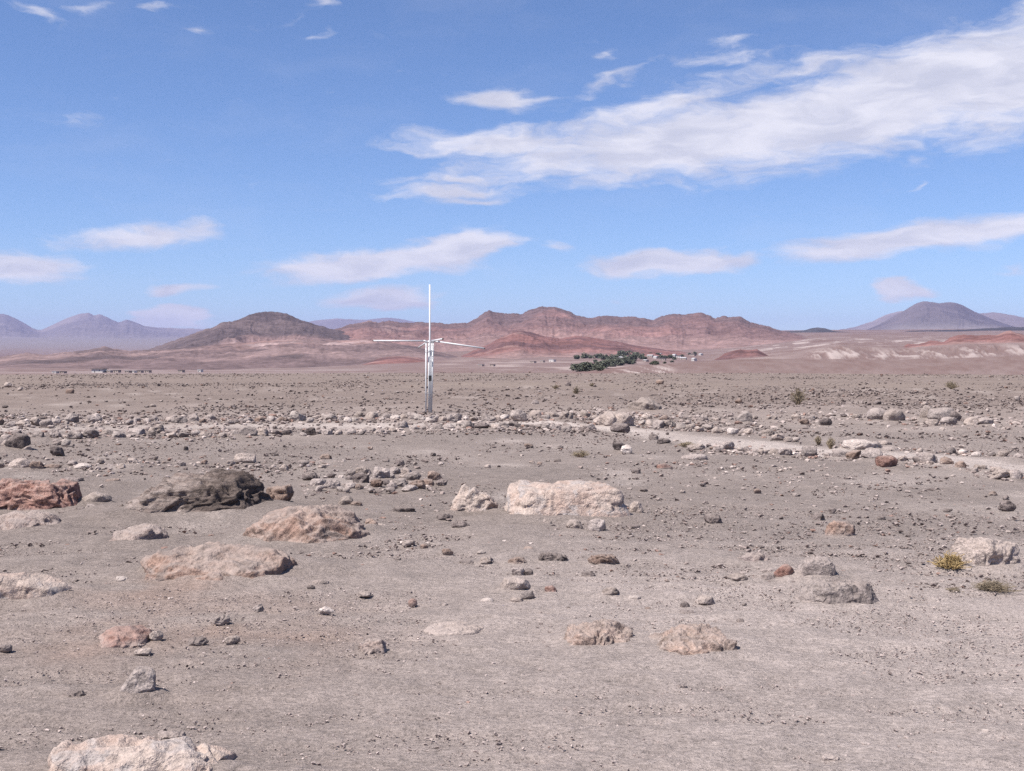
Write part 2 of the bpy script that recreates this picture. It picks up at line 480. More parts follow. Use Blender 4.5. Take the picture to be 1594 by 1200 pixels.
def ground_z(x, y, spacing=None):
    x = np.asarray(x, float); y = np.asarray(y, float)
    D = np.maximum(np.hypot(x, y), 0.1); lD = np.log(D)
    px = bearing_col(x, y)
    zl, zm, zr = np.interp(lD, *_L), np.interp(lD, *_M), np.interp(lD, *_R)
    wl = 1 - sst(px, 330, 780); wr = sst(px, 1080, 1320)
    z = zl * wl + (1 - wl) * (zm * (1 - wr) + zr * wr)
    zc = CAMH - (np.interp(px, *_H1) - HZ) * 650 / F
    z = z + np.maximum(zc + 13.2, 0) * np.exp(-(np.log(D / 650) / 0.28) ** 2) * sst(px, 850, 930)
    zc = CAMH - (np.interp(px, *_H2) - HZ) * 1700 / F
    z = z + np.maximum(zc + 1.0, 0) * np.exp(-(np.log(D / 1700) / np.where(D < 1700, 0.16, 0.3)) ** 2) * sst(px, 1190, 1290)
    def oct(l, amp, seed, fx=1.0, fy=1.0):
        f = amp
        if spacing is not None:
            f = amp * sst(l / np.maximum(spacing, 1e-6), 1.6, 3.2)
        return f * vn2(x / l * fx, y / l * fy, seed)
    near = 1 - sst(D, 90, 200)
    if np.any(D < 200):
        n = oct(7.0, 0.035, 3) + oct(2.6, 0.022, 4)
        if spacing is not None:
            n = n + oct(1.1, 0.016, 5) + oct(0.5, 0.012, 6, 0.7, 1.6) + oct(0.22, 0.0125, 7, 0.42, 1.7) + oct(0.11, 0.009, 8, 0.6, 1.4) + oct(0.05, 0.0042, 18)
            rn = rid2(x / 0.62 + 0.5 * vn2(x, y * 2, 55), y / 0.17, 2, 56)
            n = n + 0.013 * np.maximum(rn - 0.25, 0) * sst(fbm2(x / 1.3, y / 1.3, 2, 57), -0.25, 0.25) * (1 - sst(D, 9, 15))
            n = n + 0.055 * np.maximum(fbm2(x / 14, y / 14, 2, 51), 0) * sst(D, 30, 60)
        z = z + n * near
    if np.any(D > 120):
        A = sst(D, 130, 420)
        n = oct(420., 3.2, 31) * sst(D, 600, 1500) + oct(150., 1.5, 32) + oct(60., 0.7, 33) + oct(25., 0.35, 34)
        z = z + n * A
        gul = rid2((px - 797) / 9.0 + lD * 26 + 1.6 * vn2(px / 40, lD * 9, 3), lD * 5.0, 3, 41)
        z = z + gul * 3.0 * np.exp(-(np.log(D / 1560) / 0.12) ** 2) * sst(px, 1220, 1300)
        z = z + rid2((px - 797) / 9.0 + lD * 22, lD * 3.0, 2, 42) * 0.25 * np.exp(-(np.log(D / 560) / 0.15) ** 2) * sst(px, 930, 980)
    return z

_DL = np.exp(np.linspace(math.log(2.0), math.log(9000.0), 1400))
def ground_pt(px, py):
    """first point of the ground seen at a photograph pixel"""
    d = pixdir(px, py)
    s = d / math.hypot(d.x, d.y)
    gz = ground_z(s.x * _DL, s.y * _DL)
    rz = CAMH + s.z * _DL
    k = np.argmax(gz >= rz)
    if k == 0: k = len(_DL) - 1
    a, b = rz[k - 1] - gz[k - 1], rz[k] - gz[k]
    t = a / (a - b) if a != b else 0
    D = _DL[k - 1] + (_DL[k] - _DL[k - 1]) * t
    return Vector((s.x * D, s.y * D, float(ground_z(s.x * D, s.y * D)))), D

def ground_col(x, y):
    D = np.maximum(np.hypot(x, y), 0.1); lD = np.log(D); px = bearing_col(x, y)
    c = np.zeros(x.shape + (3,))
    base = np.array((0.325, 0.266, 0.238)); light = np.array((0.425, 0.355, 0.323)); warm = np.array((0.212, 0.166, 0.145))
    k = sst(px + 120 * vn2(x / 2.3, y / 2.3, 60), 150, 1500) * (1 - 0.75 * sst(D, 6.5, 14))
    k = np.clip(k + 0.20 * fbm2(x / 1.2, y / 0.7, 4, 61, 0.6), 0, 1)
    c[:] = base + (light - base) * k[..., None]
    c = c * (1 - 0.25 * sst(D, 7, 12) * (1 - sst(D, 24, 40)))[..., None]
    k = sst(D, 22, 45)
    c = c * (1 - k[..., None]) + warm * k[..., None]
    # olive-tan and greyer patches over the stony plain
    k = sst(fbm2(x / 16, y / 16, 3, 62), 0.0, 0.5) * sst(D, 20, 40) * 0.6
    c = c * (1 - k[..., None]) + np.array((0.235, 0.186, 0.158)) * k[..., None]
    # reddish soil round the left-hand rocks
    k = np.exp(-(((x + 1.9) / 0.9) ** 2 + ((y - 6.9) / 0.9) ** 2)) + 0.6 * np.exp(-(((x + 2.3) / 0.5) ** 2 + ((y - 8.1) / 0.5) ** 2))
    k = np.clip(k * (0.35 + 0.8 * fbm2(x * 2.2, y * 2.2, 3, 63)), 0, 0.5)
    c = c * (1 - k[..., None]) + np.array((0.33, 0.225, 0.18)) * k[..., None]
    # the pale trodden track
    k = sst(track_band(px, D) + 0.25 * vn2(x * 1.4, y * 0.8, 64), 0.05, 0.5) * (D > 10) * (D < 60)
    k = k * np.clip(0.85 + 0.4 * vn2(x / 3.0, y / 3.0, 65), 0, 1)
    c = c * (1 - k[..., None]) + np.array((0.50, 0.425, 0.385)) * k[..., None]
    # beyond the edge of the plain
    far = sst(D, 118, 190)
    val = np.array((0.175, 0.122, 0.112)) + 0.03 * fbm2(x / 220, y / 220, 4, 66)[..., None] + 0.035 * fbm2(px / 22 + lD * 9, lD * 24, 4, 76, 0.6)[..., None]
    pale = np.array((0.30, 0.235, 0.215))
    k = sst(fbm2(x / 90, y / 200, 5, 67, 0.6) + 0.05, 0.0, 0.35) * np.exp(-(np.log(D / 1500) / 0.42) ** 2) * sst(px, 640, 720) * (1 - sst(px, 1150, 1260))
    val = val * (1 - k[..., None]) + pale * k[..., None]
    k = 0.6 * sst(fbm2(x / 300, y / 120, 3, 77), -0.2, 0.3) * sst(D, 900, 1300) * (1 - sst(D, 2300, 2600)) * (1 - sst(px, 520, 700))
    val = val * (1 - k[..., None]) + np.array((0.26, 0.205, 0.195)) * k[..., None]
    # chalk-white badlands
    wht = np.array((0.42, 0.35, 0.325))
    gul = rid2((px - 797) / 9.0 + lD * 26 + 1.6 * vn2(px / 40, lD * 9, 3), lD * 5.0, 3, 41)
    k = 0.75 * sst(gul + 0.7 * fbm2(px / 24, lD * 16, 3, 68), 0.15, 0.75) * np.exp(-(np.log(D / 1500) / 0.10) ** 2) * sst(px, 1240, 1270)
    k = np.maximum(k, 0.8 * sst(fbm2(px / 32, lD * 22, 5, 69, 0.65), 0.06, 0.34) * np.exp(-(np.log(D / 3000) / 0.35) ** 2) * sst(px, 1090, 1230))
    k = np.maximum(k, sst(rid2((px - 797) / 9.0 + lD * 22, lD * 3.0, 2, 42), 0.25, 0.6) * np.exp(-(np.log(D / 540) / 0.12) ** 2) * sst(px, 945, 970) * (1 - sst(px, 1030, 1060)) * 0.9)
    k = np.maximum(k, 0.7 * sst(fbm2(px / 16, lD * 40, 4, 70, 0.65), 0.08, 0.3) * np.exp(-(np.log(D / 1100) / 0.08) ** 2) * sst(px, 740, 780) * (1 - sst(px, 900, 920)))
    k = np.clip(k, 0, 1)
    val = val * (1 - k[..., None]) + wht * k[..., None]
    hz = sst(D, 9000, 20000)
    val = val * (1 - hz[..., None]) + np.array((0.19, 0.16, 0.155)) * hz[..., None]
    return c * (1 - far[..., None]) + val * far[..., None]

# ------------------------------------------------------------------ ground: one sheet out to the horizon
def build_ground():
    a1 = np.linspace(R(-29), R(29), 790)
    a2 = np.linspace(R(29), R(331), 62)[1:-1]
    A = np.concatenate([a1, a2])
    ys = np.arange(1480, 581, -2.8)
    r = np.concatenate([[0.3, 0.7, 1.2, 1.8, 2.4, 2.9], CAMH * F / (ys - HZ), np.exp(np.linspace(math.log(107), math.log(3600), 165)), np.exp(np.linspace(math.log(3700), math.log(43000), 50))])
    r = np.unique(r)
    RR, AA = np.meshgrid(r, A, indexing='ij')
    X, Y = RR * np.sin(AA), RR * np.cos(AA)
    da = np.where(np.abs(((AA + math.pi) % (2 * math.pi)) - math.pi) < R(29.2), a1[1] - a1[0], 0.09)
    sp = np.maximum(np.gradient(r)[:, None] * np.ones_like(AA), RR * da)
    # near rows are foreshortened: let relief through at the finer of the two spacings times 2.5
    sp = np.minimum(sp, RR * da * 3.0)
    Z = ground_z(X, Y, sp)
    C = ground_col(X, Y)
    nr, na = RR.shape
    v = np.stack([X, Y, Z], -1).reshape(-1, 3)
    i = np.arange(nr - 1)[:, None] * na; j = np.arange(na)[None, :]; j2 = (j + 1) % na
    f = np.stack([i + j, i + j2, i + na + j2, i + na + j], -1).reshape(-1, 4)[:, ::-1]
    v = np.vstack([v, [[0, 0, 0]]]); c = np.vstack([C.reshape(-1, 3), [C[0, 0]]])
    # cap the small hole at the foot of the camera with degenerate-free quads
    k = len(v) - 1
    cap = np.array([(k, jj, (jj + 1) % na, (jj + 2) % na) for jj in range(0, na - 1, 2)])[:, ::-1]
    f = np.vstack([f, cap])
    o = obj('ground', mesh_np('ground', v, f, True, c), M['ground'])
    global GROUND
    GROUND = o
    tag(o, 'grey-brown stony desert plain dropping away to a wide pale valley', kind='structure')
build_ground()

# ------------------------------------------------------------------ hills and mountains
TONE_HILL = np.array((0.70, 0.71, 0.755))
def hill(name, label, crest, D, front, back, col, mat, cols=420, rows=110, relief=0.22, spur=14.0, power=1.5, base=None, seed=1, sink=6.0, lam=130.0, rough=0.9):
    """a real body of rock: its crest line runs at distance D, its apron reaches forward to front*D and it falls away behind to back*D"""
    cx = np.array([p[0] for p in crest], float); cy = np.array([p[1] for p in crest], float)
    px = np.linspace(cx[0], cx[-1], cols)
    T = np.concatenate([np.linspace(0, 1, int(rows * 0.72)), np.linspace(1, 2, rows - int(rows * 0.72) + 1)[1:]])
    PX, TT = np.meshgrid(px, T, indexing='ij')
    az = np.arctan((PX - 797) / F)
    # crest wanders in depth so that the body is not a wall
    Dc = D * (1 + 0.06 * fbm2(PX / 150.0, PX * 0 + seed, 2, seed + 5))
    dist = np.where(TT <= 1, Dc * (front + (1 - front) * TT), Dc * (1 + (back - 1) * (TT - 1)))
    X, Y = dist * np.sin(az), dist * np.cos(az)
    cyi = np.interp(px, cx, cy)
    kk = np.array([0.25, 0.5, 0.25]); cyi = np.convolve(np.pad(cyi, 1, 'edge'), kk, 'valid')
    rag = rough * fbm2(px / 7.0, px * 0 + seed * 1.7, 4, seed + 9, 0.6) * 1.6
    k9 = np.hanning(31); k9 /= k9.sum()
    soft = np.convolve(np.pad(cyi, 15, 'edge'), k9, 'valid')          # the slopes follow the broad shape, only the crest is ragged
    elev = (HZ - soft)[:, None] / F * np.cos(az)
    zc = CAMH + elev * Dc
    dz = (soft - cyi - rag)[:, None] / F * np.cos(az) * Dc
    x0, y0 = Dc * front * np.sin(az), Dc * front * np.cos(az)
    zf = (ground_z(x0, y0) if base is None else np.full_like(x0, base)) - sink
    zb = (ground_z(Dc * back * np.sin(az), Dc * back * np.cos(az)) if base is None else np.full_like(x0, base)) - sink * 6
    edge = np.clip(np.minimum(np.arange(cols), np.arange(cols)[::-1]) / 14.0, 0, 1)[:, None]
    H = np.maximum(zc - zf, 0)
    sp = rid2((PX - 797) / spur + 1.2 * vn2(PX / 40, TT * 3, seed), TT * 1.3, 4, seed + 20)
    t = np.clip(TT + 0.03 * sp * np.sin(np.clip(TT, 0, 1) * math.pi), 0, 1)
    p = np.where(TT <= 1, t ** power, 0.5 + 0.5 * np.cos(math.pi * np.clip(TT - 1, 0, 1)))
    z = np.where(TT <= 1, zf + (zc - zf) * p, zb + (zc - zb) * p)
    z = z + dz * np.clip(np.where(TT <= 1, TT, 2 - TT), 0, 1) ** 5
    env = np.sin(np.clip(TT, 0, 1) * math.pi) ** 0.8 + 0.10 * (TT > 0.9)
    wx = 0.6 * lam * fbm2(X / (lam * 2), Y / (lam * 2), 3, seed + 60)
    n = 0.55 * rid2((X + wx) / lam + 7, (Y - wx) / (lam * 1.3), 5, seed + 40, 0.6) + 0.45 * fbm2(X / (lam * 2.6), Y / (lam * 2.6), 4, seed + 50)
    z = z + relief * np.minimum(H, H.max() * 0.8) * n * np.where(TT <= 1, env, 0.2)
    z = zf * (1 - edge) + z * edge - (1 - edge) * sink
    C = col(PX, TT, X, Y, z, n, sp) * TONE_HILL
    v = np.stack([X, Y, z], -1).reshape(-1, 3)
    nr, nc = TT.shape
    i = np.arange(nr - 1)[:, None] * nc; j = np.arange(nc - 1)[None, :]
    f = np.stack([i + j, i + nc + j, i + nc + j + 1, i + j + 1], -1).reshape(-1, 4)
    o = obj(name, mesh_np(name, v, f, True, np.clip(C, 0.01, 0.8).reshape(-1, 3)), mat)
    tag(o, label, kind='structure')
    return o

def mixc(a, b, k):
    return a * (1 - k[..., None]) + np.array(b) * k[..., None]

def col_dark(PX, T, X, Y, z, n, sp):
    c = np.zeros(T.shape + (3,)) + np.array((0.115, 0.085, 0.083))
    c = mixc(c, (0.165, 0.120, 0.112), sst(fbm2(X / 300, Y / 300, 4, 81), -0.1, 0.4))
    low = 1 - sst(T + 0.25 * fbm2(X / 260, Y / 420, 4, 82), 0.42, 0.62)
    c = mixc(c, (0.26, 0.17, 0.15), low)
    c = mixc(c, (0.40, 0.28, 0.25), low * sst(fbm2(X / 150, Y / 200, 4, 83), 0.1, 0.35) * 0.8)
    return c
def col_red(PX, T, X, Y, z, n, sp):
    c = np.zeros(T.shape + (3,)) + np.array((0.205, 0.125, 0.112))
    c = mixc(c, (0.265, 0.150, 0.130), sst(fbm2(X / 420, Y / 420, 4, 84), -0.1, 0.35))
    c = mixc(c, (0.145, 0.100, 0.096), sst(T + 0.5 * fbm2(X / 200, Y / 200, 4, 85), 0.62, 0.9) * 0.75)
    c = mixc(c, (0.135, 0.088, 0.083), sst(n, 0.2, 0.5) * 0.35)
    c = mixc(c, (0.36, 0.235, 0.20), (1 - sst(T + 0.15 * fbm2(X / 200, Y / 300, 3, 86), 0.12, 0.5)) * 0.55)
    c = mixc(c, (0.37, 0.24, 0.21), sst(fbm2(X / 130, Y / 170, 4, 87), 0.28, 0.5) * 0.6 * (PX < 720))
    return c
def col_red2(PX, T, X, Y, z, n, sp):
    c = np.zeros(T.shape + (3,)) + np.array((0.235, 0.118, 0.100))
    c = mixc(c, (0.155, 0.085, 0.078), sst(fbm2(X / 130, Y / 130, 4, 88), 0.0, 0.35))
    c = mixc(c, (0.36, 0.22, 0.185), sst(fbm2(X / 90, Y / 160, 4, 89), 0.2, 0.45) * 0.7)
    c = mixc(c, (0.33, 0.225, 0.195), (1 - sst(T, 0.05, 0.35)) * 0.8)
    return c
def col_brown(PX, T, X, Y, z, n, sp):
    c = np.zeros(T.shape + (3,)) + np.array((0.185, 0.128, 0.118))
    c = mixc(c, (0.27, 0.185, 0.165), sst(fbm2(X / 260, Y / 260, 4, 90), -0.05, 0.35))
    c = mixc(c, (0.115, 0.085, 0.082), sst(fbm2(X / 140, Y / 140, 4, 91), 0.12, 0.4) * 0.8)
    k = sst(PX, 270, 420) * (1 - sst(PX, 560, 640)) * sst(T, 0.45, 0.75)
    c = mixc(c, (0.36, 0.225, 0.19), k * sst(fbm2(X / 120, Y / 120, 4, 92), -0.2, 0.2))
    c = mixc(c, (0.50, 0.36, 0.32), k * sst(fbm2(X / 70, Y / 110, 4, 93), 0.2, 0.4) * 0.8)
    return c
def col_far(a, b):
    def f(PX, T, X, Y, z, n, sp):
        c = np.zeros(T.shape + (3,)) + np.array(a)
        c = mixc(c, b, sst(fbm2(X / 1400, Y / 2200, 4, 94), -0.1, 0.4))
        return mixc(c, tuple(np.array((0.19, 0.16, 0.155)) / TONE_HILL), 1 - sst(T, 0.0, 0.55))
    return f
def col_lava(PX, T, X, Y, z, n, sp):
    return np.zeros(T.shape + (3,)) + np.array((0.062, 0.055, 0.058)) + 0.03 * sst(n, 0.0, 0.6)[..., None]

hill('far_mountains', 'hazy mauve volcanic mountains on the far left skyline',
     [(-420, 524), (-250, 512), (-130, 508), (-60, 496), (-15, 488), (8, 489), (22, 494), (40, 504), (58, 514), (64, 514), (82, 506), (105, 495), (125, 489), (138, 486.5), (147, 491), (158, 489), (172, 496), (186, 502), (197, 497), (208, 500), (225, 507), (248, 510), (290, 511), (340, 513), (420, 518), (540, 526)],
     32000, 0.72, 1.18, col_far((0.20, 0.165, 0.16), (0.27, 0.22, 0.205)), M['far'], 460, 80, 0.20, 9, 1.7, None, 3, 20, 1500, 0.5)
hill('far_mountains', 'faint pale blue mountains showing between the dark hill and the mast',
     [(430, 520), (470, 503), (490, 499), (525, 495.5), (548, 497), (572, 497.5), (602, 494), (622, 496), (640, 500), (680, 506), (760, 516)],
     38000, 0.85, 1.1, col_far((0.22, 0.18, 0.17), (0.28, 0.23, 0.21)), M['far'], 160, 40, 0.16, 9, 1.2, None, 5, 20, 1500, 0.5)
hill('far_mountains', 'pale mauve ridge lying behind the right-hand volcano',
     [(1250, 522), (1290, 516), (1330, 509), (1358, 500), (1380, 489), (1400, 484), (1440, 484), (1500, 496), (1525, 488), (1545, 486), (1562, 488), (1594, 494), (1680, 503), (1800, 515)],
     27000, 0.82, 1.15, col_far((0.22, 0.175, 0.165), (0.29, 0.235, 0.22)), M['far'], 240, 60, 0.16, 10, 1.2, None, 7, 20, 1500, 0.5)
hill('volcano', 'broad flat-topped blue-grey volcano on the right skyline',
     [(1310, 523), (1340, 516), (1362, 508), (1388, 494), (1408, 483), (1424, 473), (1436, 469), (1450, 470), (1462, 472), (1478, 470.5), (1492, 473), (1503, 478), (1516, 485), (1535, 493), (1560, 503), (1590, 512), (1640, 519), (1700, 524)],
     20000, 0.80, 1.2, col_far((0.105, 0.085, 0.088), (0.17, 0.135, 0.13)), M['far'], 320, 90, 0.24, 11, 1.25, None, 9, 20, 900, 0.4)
hill('lava_plateau', 'low dark lava plateau in front of the volcano',
     [(1150, 530), (1190, 519), (1222, 515.5), (1250, 514.5), (1262, 511), (1272, 509.5), (1284, 511), (1300, 516), (1330, 517), (1400, 516.5), (1425, 514.5), (1500, 513), (1560, 509.5), (1640, 508), (1900, 506)],
     8500, 0.93, 1.3, col_lava, M['hill'], 320, 40, 0.08, 12, 0.8, None, 11, 6, 160, 0.4)
hill('dark_hill', 'dark rounded brown hill left of the white mast',
     [(140, 566), (200, 552), (232, 543), (262, 533), (290, 523), (318, 513), (336, 507), (348, 501), (360, 500), (374, 496), (388, 490), (405, 486), (425, 484.5), (445, 488), (462, 495), (478, 501), (498, 507), (520, 513), (560, 522), (620, 533), (700, 550)],
     5000, 0.74, 1.25, col_dark, M['hill'], 440, 100, 0.20, 16, 1.1, None, 13, 6, 140, 1.1)
hill('red_hills', 'long ridge of reddish brown hills across the middle skyline',
     [(440, 545), (490, 522), (522, 512), (545, 505), (562, 502), (575, 499), (588, 502), (603, 499), (625, 502), (660, 502), (700, 504), (728, 503), (742, 496), (752, 488), (762, 483), (772, 487), (790, 488), (812, 489), (826, 482), (842, 477), (856, 477), (870, 479), (884, 483), (898, 491), (915, 495), (942, 491), (962, 493), (985, 493), (1005, 496), (1018, 498), (1030, 492), (1044, 489), (1062, 490), (1078, 488), (1090, 486.5), (1102, 490), (1112, 496), (1124, 492), (1140, 494), (1152, 492), (1163, 499), (1182, 505), (1200, 509), (1216, 515), (1250, 522), (1310, 536), (1380, 552)],
     5600, 0.68, 1.25, col_red, M['hill'], 820, 110, 0.19, 18, 1.0, None, 15, 6, 150, 1.25)
hill('brown_foothills', 'low rumpled brown foothills on the left below the dark hill',
     [(-450, 545), (-200, 548), (-60, 552), (0, 556), (22, 552), (45, 549), (68, 553), (100, 548), (130, 546), (150, 542), (163, 539.5), (178, 543), (200, 546), (240, 545), (290, 541), (335, 538), (380, 534), (420, 531), (470, 528), (520, 531), (560, 529), (600, 533), (650, 540), (700, 552), (760, 566)],
     3200, 0.66, 1.3, col_brown, M['hill'], 720, 110, 0.42, 26, 0.72, None, 17, 2, 130, 0.8)
hill('red_hills', 'deep red front hill rising behind the oasis trees',
     [(660, 566), (700, 558), (730, 549), (762, 535), (785, 523), (802, 516), (815, 514.5), (830, 518), (848, 523), (870, 527), (898, 523), (925, 526), (955, 531), (990, 538), (1040, 545), (1100, 551), (1150, 556)],
     3400, 0.70, 1.3, col_red2, M['hill'], 420, 90, 0.30, 20, 0.95, None, 19, 4, 110, 0.7)
hill('red_hills', 'low dark red mound in front of the brown foothills left of the mast',
     [(410, 577), (430, 571), (450, 565), (462, 566), (485, 573), (520, 572), (555, 568), (580, 560), (605, 555), (630, 554), (655, 557), (680, 563), (720, 570), (760, 576)],
     2300, 0.86, 1.2, col_red2, M['hill'], 360, 60, 0.2, 22, 1.1, None, 21, 3, 70, 0.5)
hill('red_outcrop', 'crumbling red rock outcrop above white badlands at far right',
     [(1350, 562), (1375, 552), (1390, 544), (1412, 536), (1432, 535), (1448, 530), (1468, 533), (1480, 524), (1500, 521), (1520, 523), (1536, 521), (1552, 522), (1562, 516), (1573, 514.5), (1584, 519), (1604, 524), (1640, 522), (1700, 536), (1760, 552)],
     2200, 0.86, 1.2, col_red2, M['hill'], 420, 80, 0.34, 12, 0.9, None, 23, 3, 45, 0.9)
hill('red_outcrop', 'small red rock knoll right of the village',
     [(1100, 564), (1118, 557), (1130, 549), (1142, 546), (1152, 543.5), (1165, 545), (1178, 543), (1186, 548), (1200, 556), (1225, 566)],
     1950, 0.90, 1.12, col_red2, M['hill'], 160, 60, 0.3, 10, 0.9, None, 25, 3, 30, 0.7)

# ------------------------------------------------------------------ rocks
_ICO = {}
def ico(level):
    if level not in _ICO:
        bm = bmesh.new()
        bmesh.ops.create_icosphere(bm, subdivisions=level, radius=1.0)
        bm.verts.ensure_lookup_table()
        v = np.array([x.co[:] for x in bm.verts]); f = np.array([[q.index for q in p.verts] for p in bm.faces])
        bm.free()
        _ICO[level] = (v / np.linalg.norm(v, axis=1)[:, None], f)
    return _ICO[level]

def rock_shape(seed, level, facet=0.6, nplanes=11, planes=None, lump=0.22):
    d, f = ico(level)
    rng = np.random.RandomState(seed)
    if planes is None:
        n = rng.normal(size=(nplanes, 3)); n /= np.linalg.norm(n, axis=1)[:, None]
        h = rng.uniform(0.55, 1.0, nplanes)
        n = np.vstack([n, [[0, 0, -1], [0, 0, 1], [1, 0, 0], [-1, 0, 0], [0, 1, 0], [0, -1, 0]]])
        h = np.concatenate([h, np.full(6, 0.95)])
    else:
        n = np.array([p[:3] for p in planes], float); n /= np.linalg.norm(n, axis=1)[:, None]
        h = np.array([p[3] for p in planes], float)
    dn = d @ n.T
    r = np.where(dn > 1e-3, h / np.maximum(dn, 1e-3), 9.0)
    k = 34.0
    rp = -np.log(np.exp(-k * np.minimum(r, 3)).sum(1)) / k      # soft minimum keeps edges worn
    rp = np.clip(rp, 0.3, 1.6)
    rr = (1 - facet) + facet * rp
    off = rng.uniform(0, 50, 3)
    rr = rr * (1 + lump * fbm3(d * rr[:, None] * 1.3 + off, 3, seed % 97))
    return d * rr[:, None], f, off

def rock_mesh(name, seed, wd, dp, ht, level=4, bury=0.18, facet=0.6, rough=0.12, nplanes=11, planes=None, lump=0.22, pits=0.0, layers=0.0, freq=1.0, chips=None):
    if chips is None: chips = 16 * facet
    v, f, off = rock_shape(seed, level, facet, nplanes, planes, lump)
    lo, hi = v.min(0), v.max(0)
    full = ht / (1 - bury)
    v = (v - (lo + hi) / 2) / (hi - lo) * np.array([wd, dp, full])
    nrm = v / np.array([wd, dp, full]) ** 2
    nrm /= np.maximum(np.linalg.norm(nrm, axis=1), 1e-9)[:, None]
    rc = np.random.RandomState(seed + 3)
    for _ in range(int(chips)):
        n = rc.normal(size=3); n[2] = abs(n[2]) * 0.8; n /= np.linalg.norm(n)
        dn = v @ n
        over = dn - rc.uniform(0.80, 0.97) * dn.max()
        v = v - np.maximum(over, 0)[:, None] * n
    L = (wd * dp * full) ** (1 / 3.0)
    p = v / L + off
    q = p + 0.25 * np.stack([vn3(p * 2.2, 5), vn3(p * 2.2 + 9, 6), vn3(p * 2.2 + 17, 8)], -1)
    rg = 1 - 2 * np.abs(fbm3(q * 2.6 * freq, 3, seed % 61, 0.55)) * 1.6            # sharp crests between worn hollows
    disp = 0.62 * rough * L * (0.55 * fbm3(q * 3.0 * freq, 5, seed % 89, 0.62) + 0.45 * (rg - 0.4))
    if pits:
        disp = disp - pits * L * 1.1 * sst(fbm3(q * 3.4, 3, 7 + seed % 50), 0.10, 0.32)
    if layers:
        st = (v[:, 2] + 0.12 * v[:, 0]) / L * 6.5 + 1.6 * fbm3(p * np.array([1.1, 1.1, 2.0]), 3, 12)
        amp = 0.5 + 0.8 * fbm3(p * 1.7 + 31, 2, 15)
        disp = disp + layers * L * amp * (np.abs((st % 1) - 0.5) * 2 - 0.5)
    v = v + nrm * disp[:, None]
    v[:, 2] += full * 0.5 - full * bury
    return mesh_np(name, v, f, True)

DRIFTS = []
def drift_soil():
    me = GROUND.data
    v = np.empty(len(me.vertices) * 3, np.float32); me.vertices.foreach_get('co', v); v = v.reshape(-1, 3)
    D = np.hypot(v[:, 0], v[:, 1]); idx = np.where((D > 3) & (D < 45))[0]
    for (x, y, rx, ry, a) in DRIFTS:
        dx = v[idx, 0] - x; dy = v[idx, 1] - y
        m = (np.abs(dx) < rx * 2.4) & (np.abs(dy) < ry * 2.4)
        q = idx[m]; ex, ey = dx[m] / rx, dy[m] / ry
        e = np.sqrt(ex * ex + ey * ey) + 0.35 * fbm2(v[q, 0] / (rx * 0.7), v[q, 1] / (ry * 0.7), 2, 91)
        v[q, 2] += a * (1 - sst(e, 0.85, 1.75))
    me.vertices.foreach_set('co', v.ravel()); me.update()

RND = random.Random(11)
PLACED = []
def rock(px, py, wpx, hpx, mat, label, name='rock', cat='rock', group=None, seed=None, depth=0.75, rz=None, tilt=None, level=None, bury=0.18, fit=True, **kw):
    """a rock whose foot stands at photograph pixel (px, py), wpx wide and hpx tall there"""
    p, D = ground_pt(px, py)
    s = D / F
    wd = wpx * s; dp = wd * depth
    dep = math.atan2(CAMH, D)
    ht = max((hpx * s - dp * math.sin(dep) * 0.55) / math.cos(dep), 0.30 * hpx * s) if fit else hpx * s
    if seed is None: seed = int(px * 7 + py * 13 + wpx)
    if level is None: level = 3 if wpx < 16 else (4 if wpx < 60 else 5)
    me = rock_mesh(name, seed, wd, dp, ht, level, bury, **kw)
    back = dp * 0.40
    q = Vector((p.x * (1 + back / D), p.y * (1 + back / D), 0))
    q.z = float(ground_z(q.x, q.y))
    if rz is None: rz = RND.uniform(-0.25, 0.25)
    o = obj(name, me, M[mat], None, q, (tilt[0] if tilt else 0, tilt[1] if tilt else 0, rz))
    tag(o, label, cat, group)
    if wpx >= 18 and D < 45: DRIFTS.append((q.x, q.y, wd * 0.5, dp * 0.5, ht * RND.uniform(0.14, 0.27)))
    PLACED.append((px, py, wpx))
    return o

BOXY = [(0, 0, 1, 0.8), (0, 0, -1, 0.8), (1, 0, 0.1, 0.95), (-1, 0, 0.35, 0.9), (0, -1, 0.25, 0.85), (0, 1, 0.1, 0.9), (1, -1, 0.3, 1.05), (-1, -0.6, 0.5, 1.05)]
LOAF = [(0.0, -0.16, 1, 0.55), (0, 0, -1, 0.8), (1, 0.2, 0.12, 0.97), (-1, -0.1, 0.06, 0.95), (0.05, -1, 0.35, 0.8), (0, 1, 0.2, 0.9), (1, -0.8, 0.3, 1.15), (-0.8, -0.7, 0.5, 1.2)]

# the large rocks, nearest first
rock(232, 1232, 312, 84, 'pink', 'pale pink and white boulder cut off by the bottom edge at left', 'boulder', 'boulder', seed=5, depth=0.62, level=6, bury=0.2, facet=0.75, rough=0.14, lump=0.16, rz=0.1, pits=0.05,
     planes=[(0, 0, 1, 0.66), (0, 0, -1, 0.8), (1, 0, 0.55, 0.9), (-1, 0, -0.25, 0.95), (-0.7, 0, 0.9, 0.92), (0, -1, 0.5, 0.8), (0, 1, 0.4, 0.8), (0.5, 0.2, 1, 0.8)])
rock(212, 1091, 66, 50, 'grey', 'lone grey faceted rock near the lower left with a dark right side', 'rock', 'rock', seed=23, depth=0.85, level=5, facet=0.95, rough=0.1, lump=0.1, rz=0.1, bury=0.06,
     planes=[(0.1, 0, 1, 0.85), (0, 0, -1, 0.7), (1, 0.25, -0.1, 0.85), (-1, 0, 0.75, 0.72), (0, -1, 0.3, 0.8), (0, 1, 0.2, 0.9), (-0.5, -1, -0.2, 0.9), (0.7, -0.7, -0.5, 0.95), (0.6, 0, 1, 1.0)])
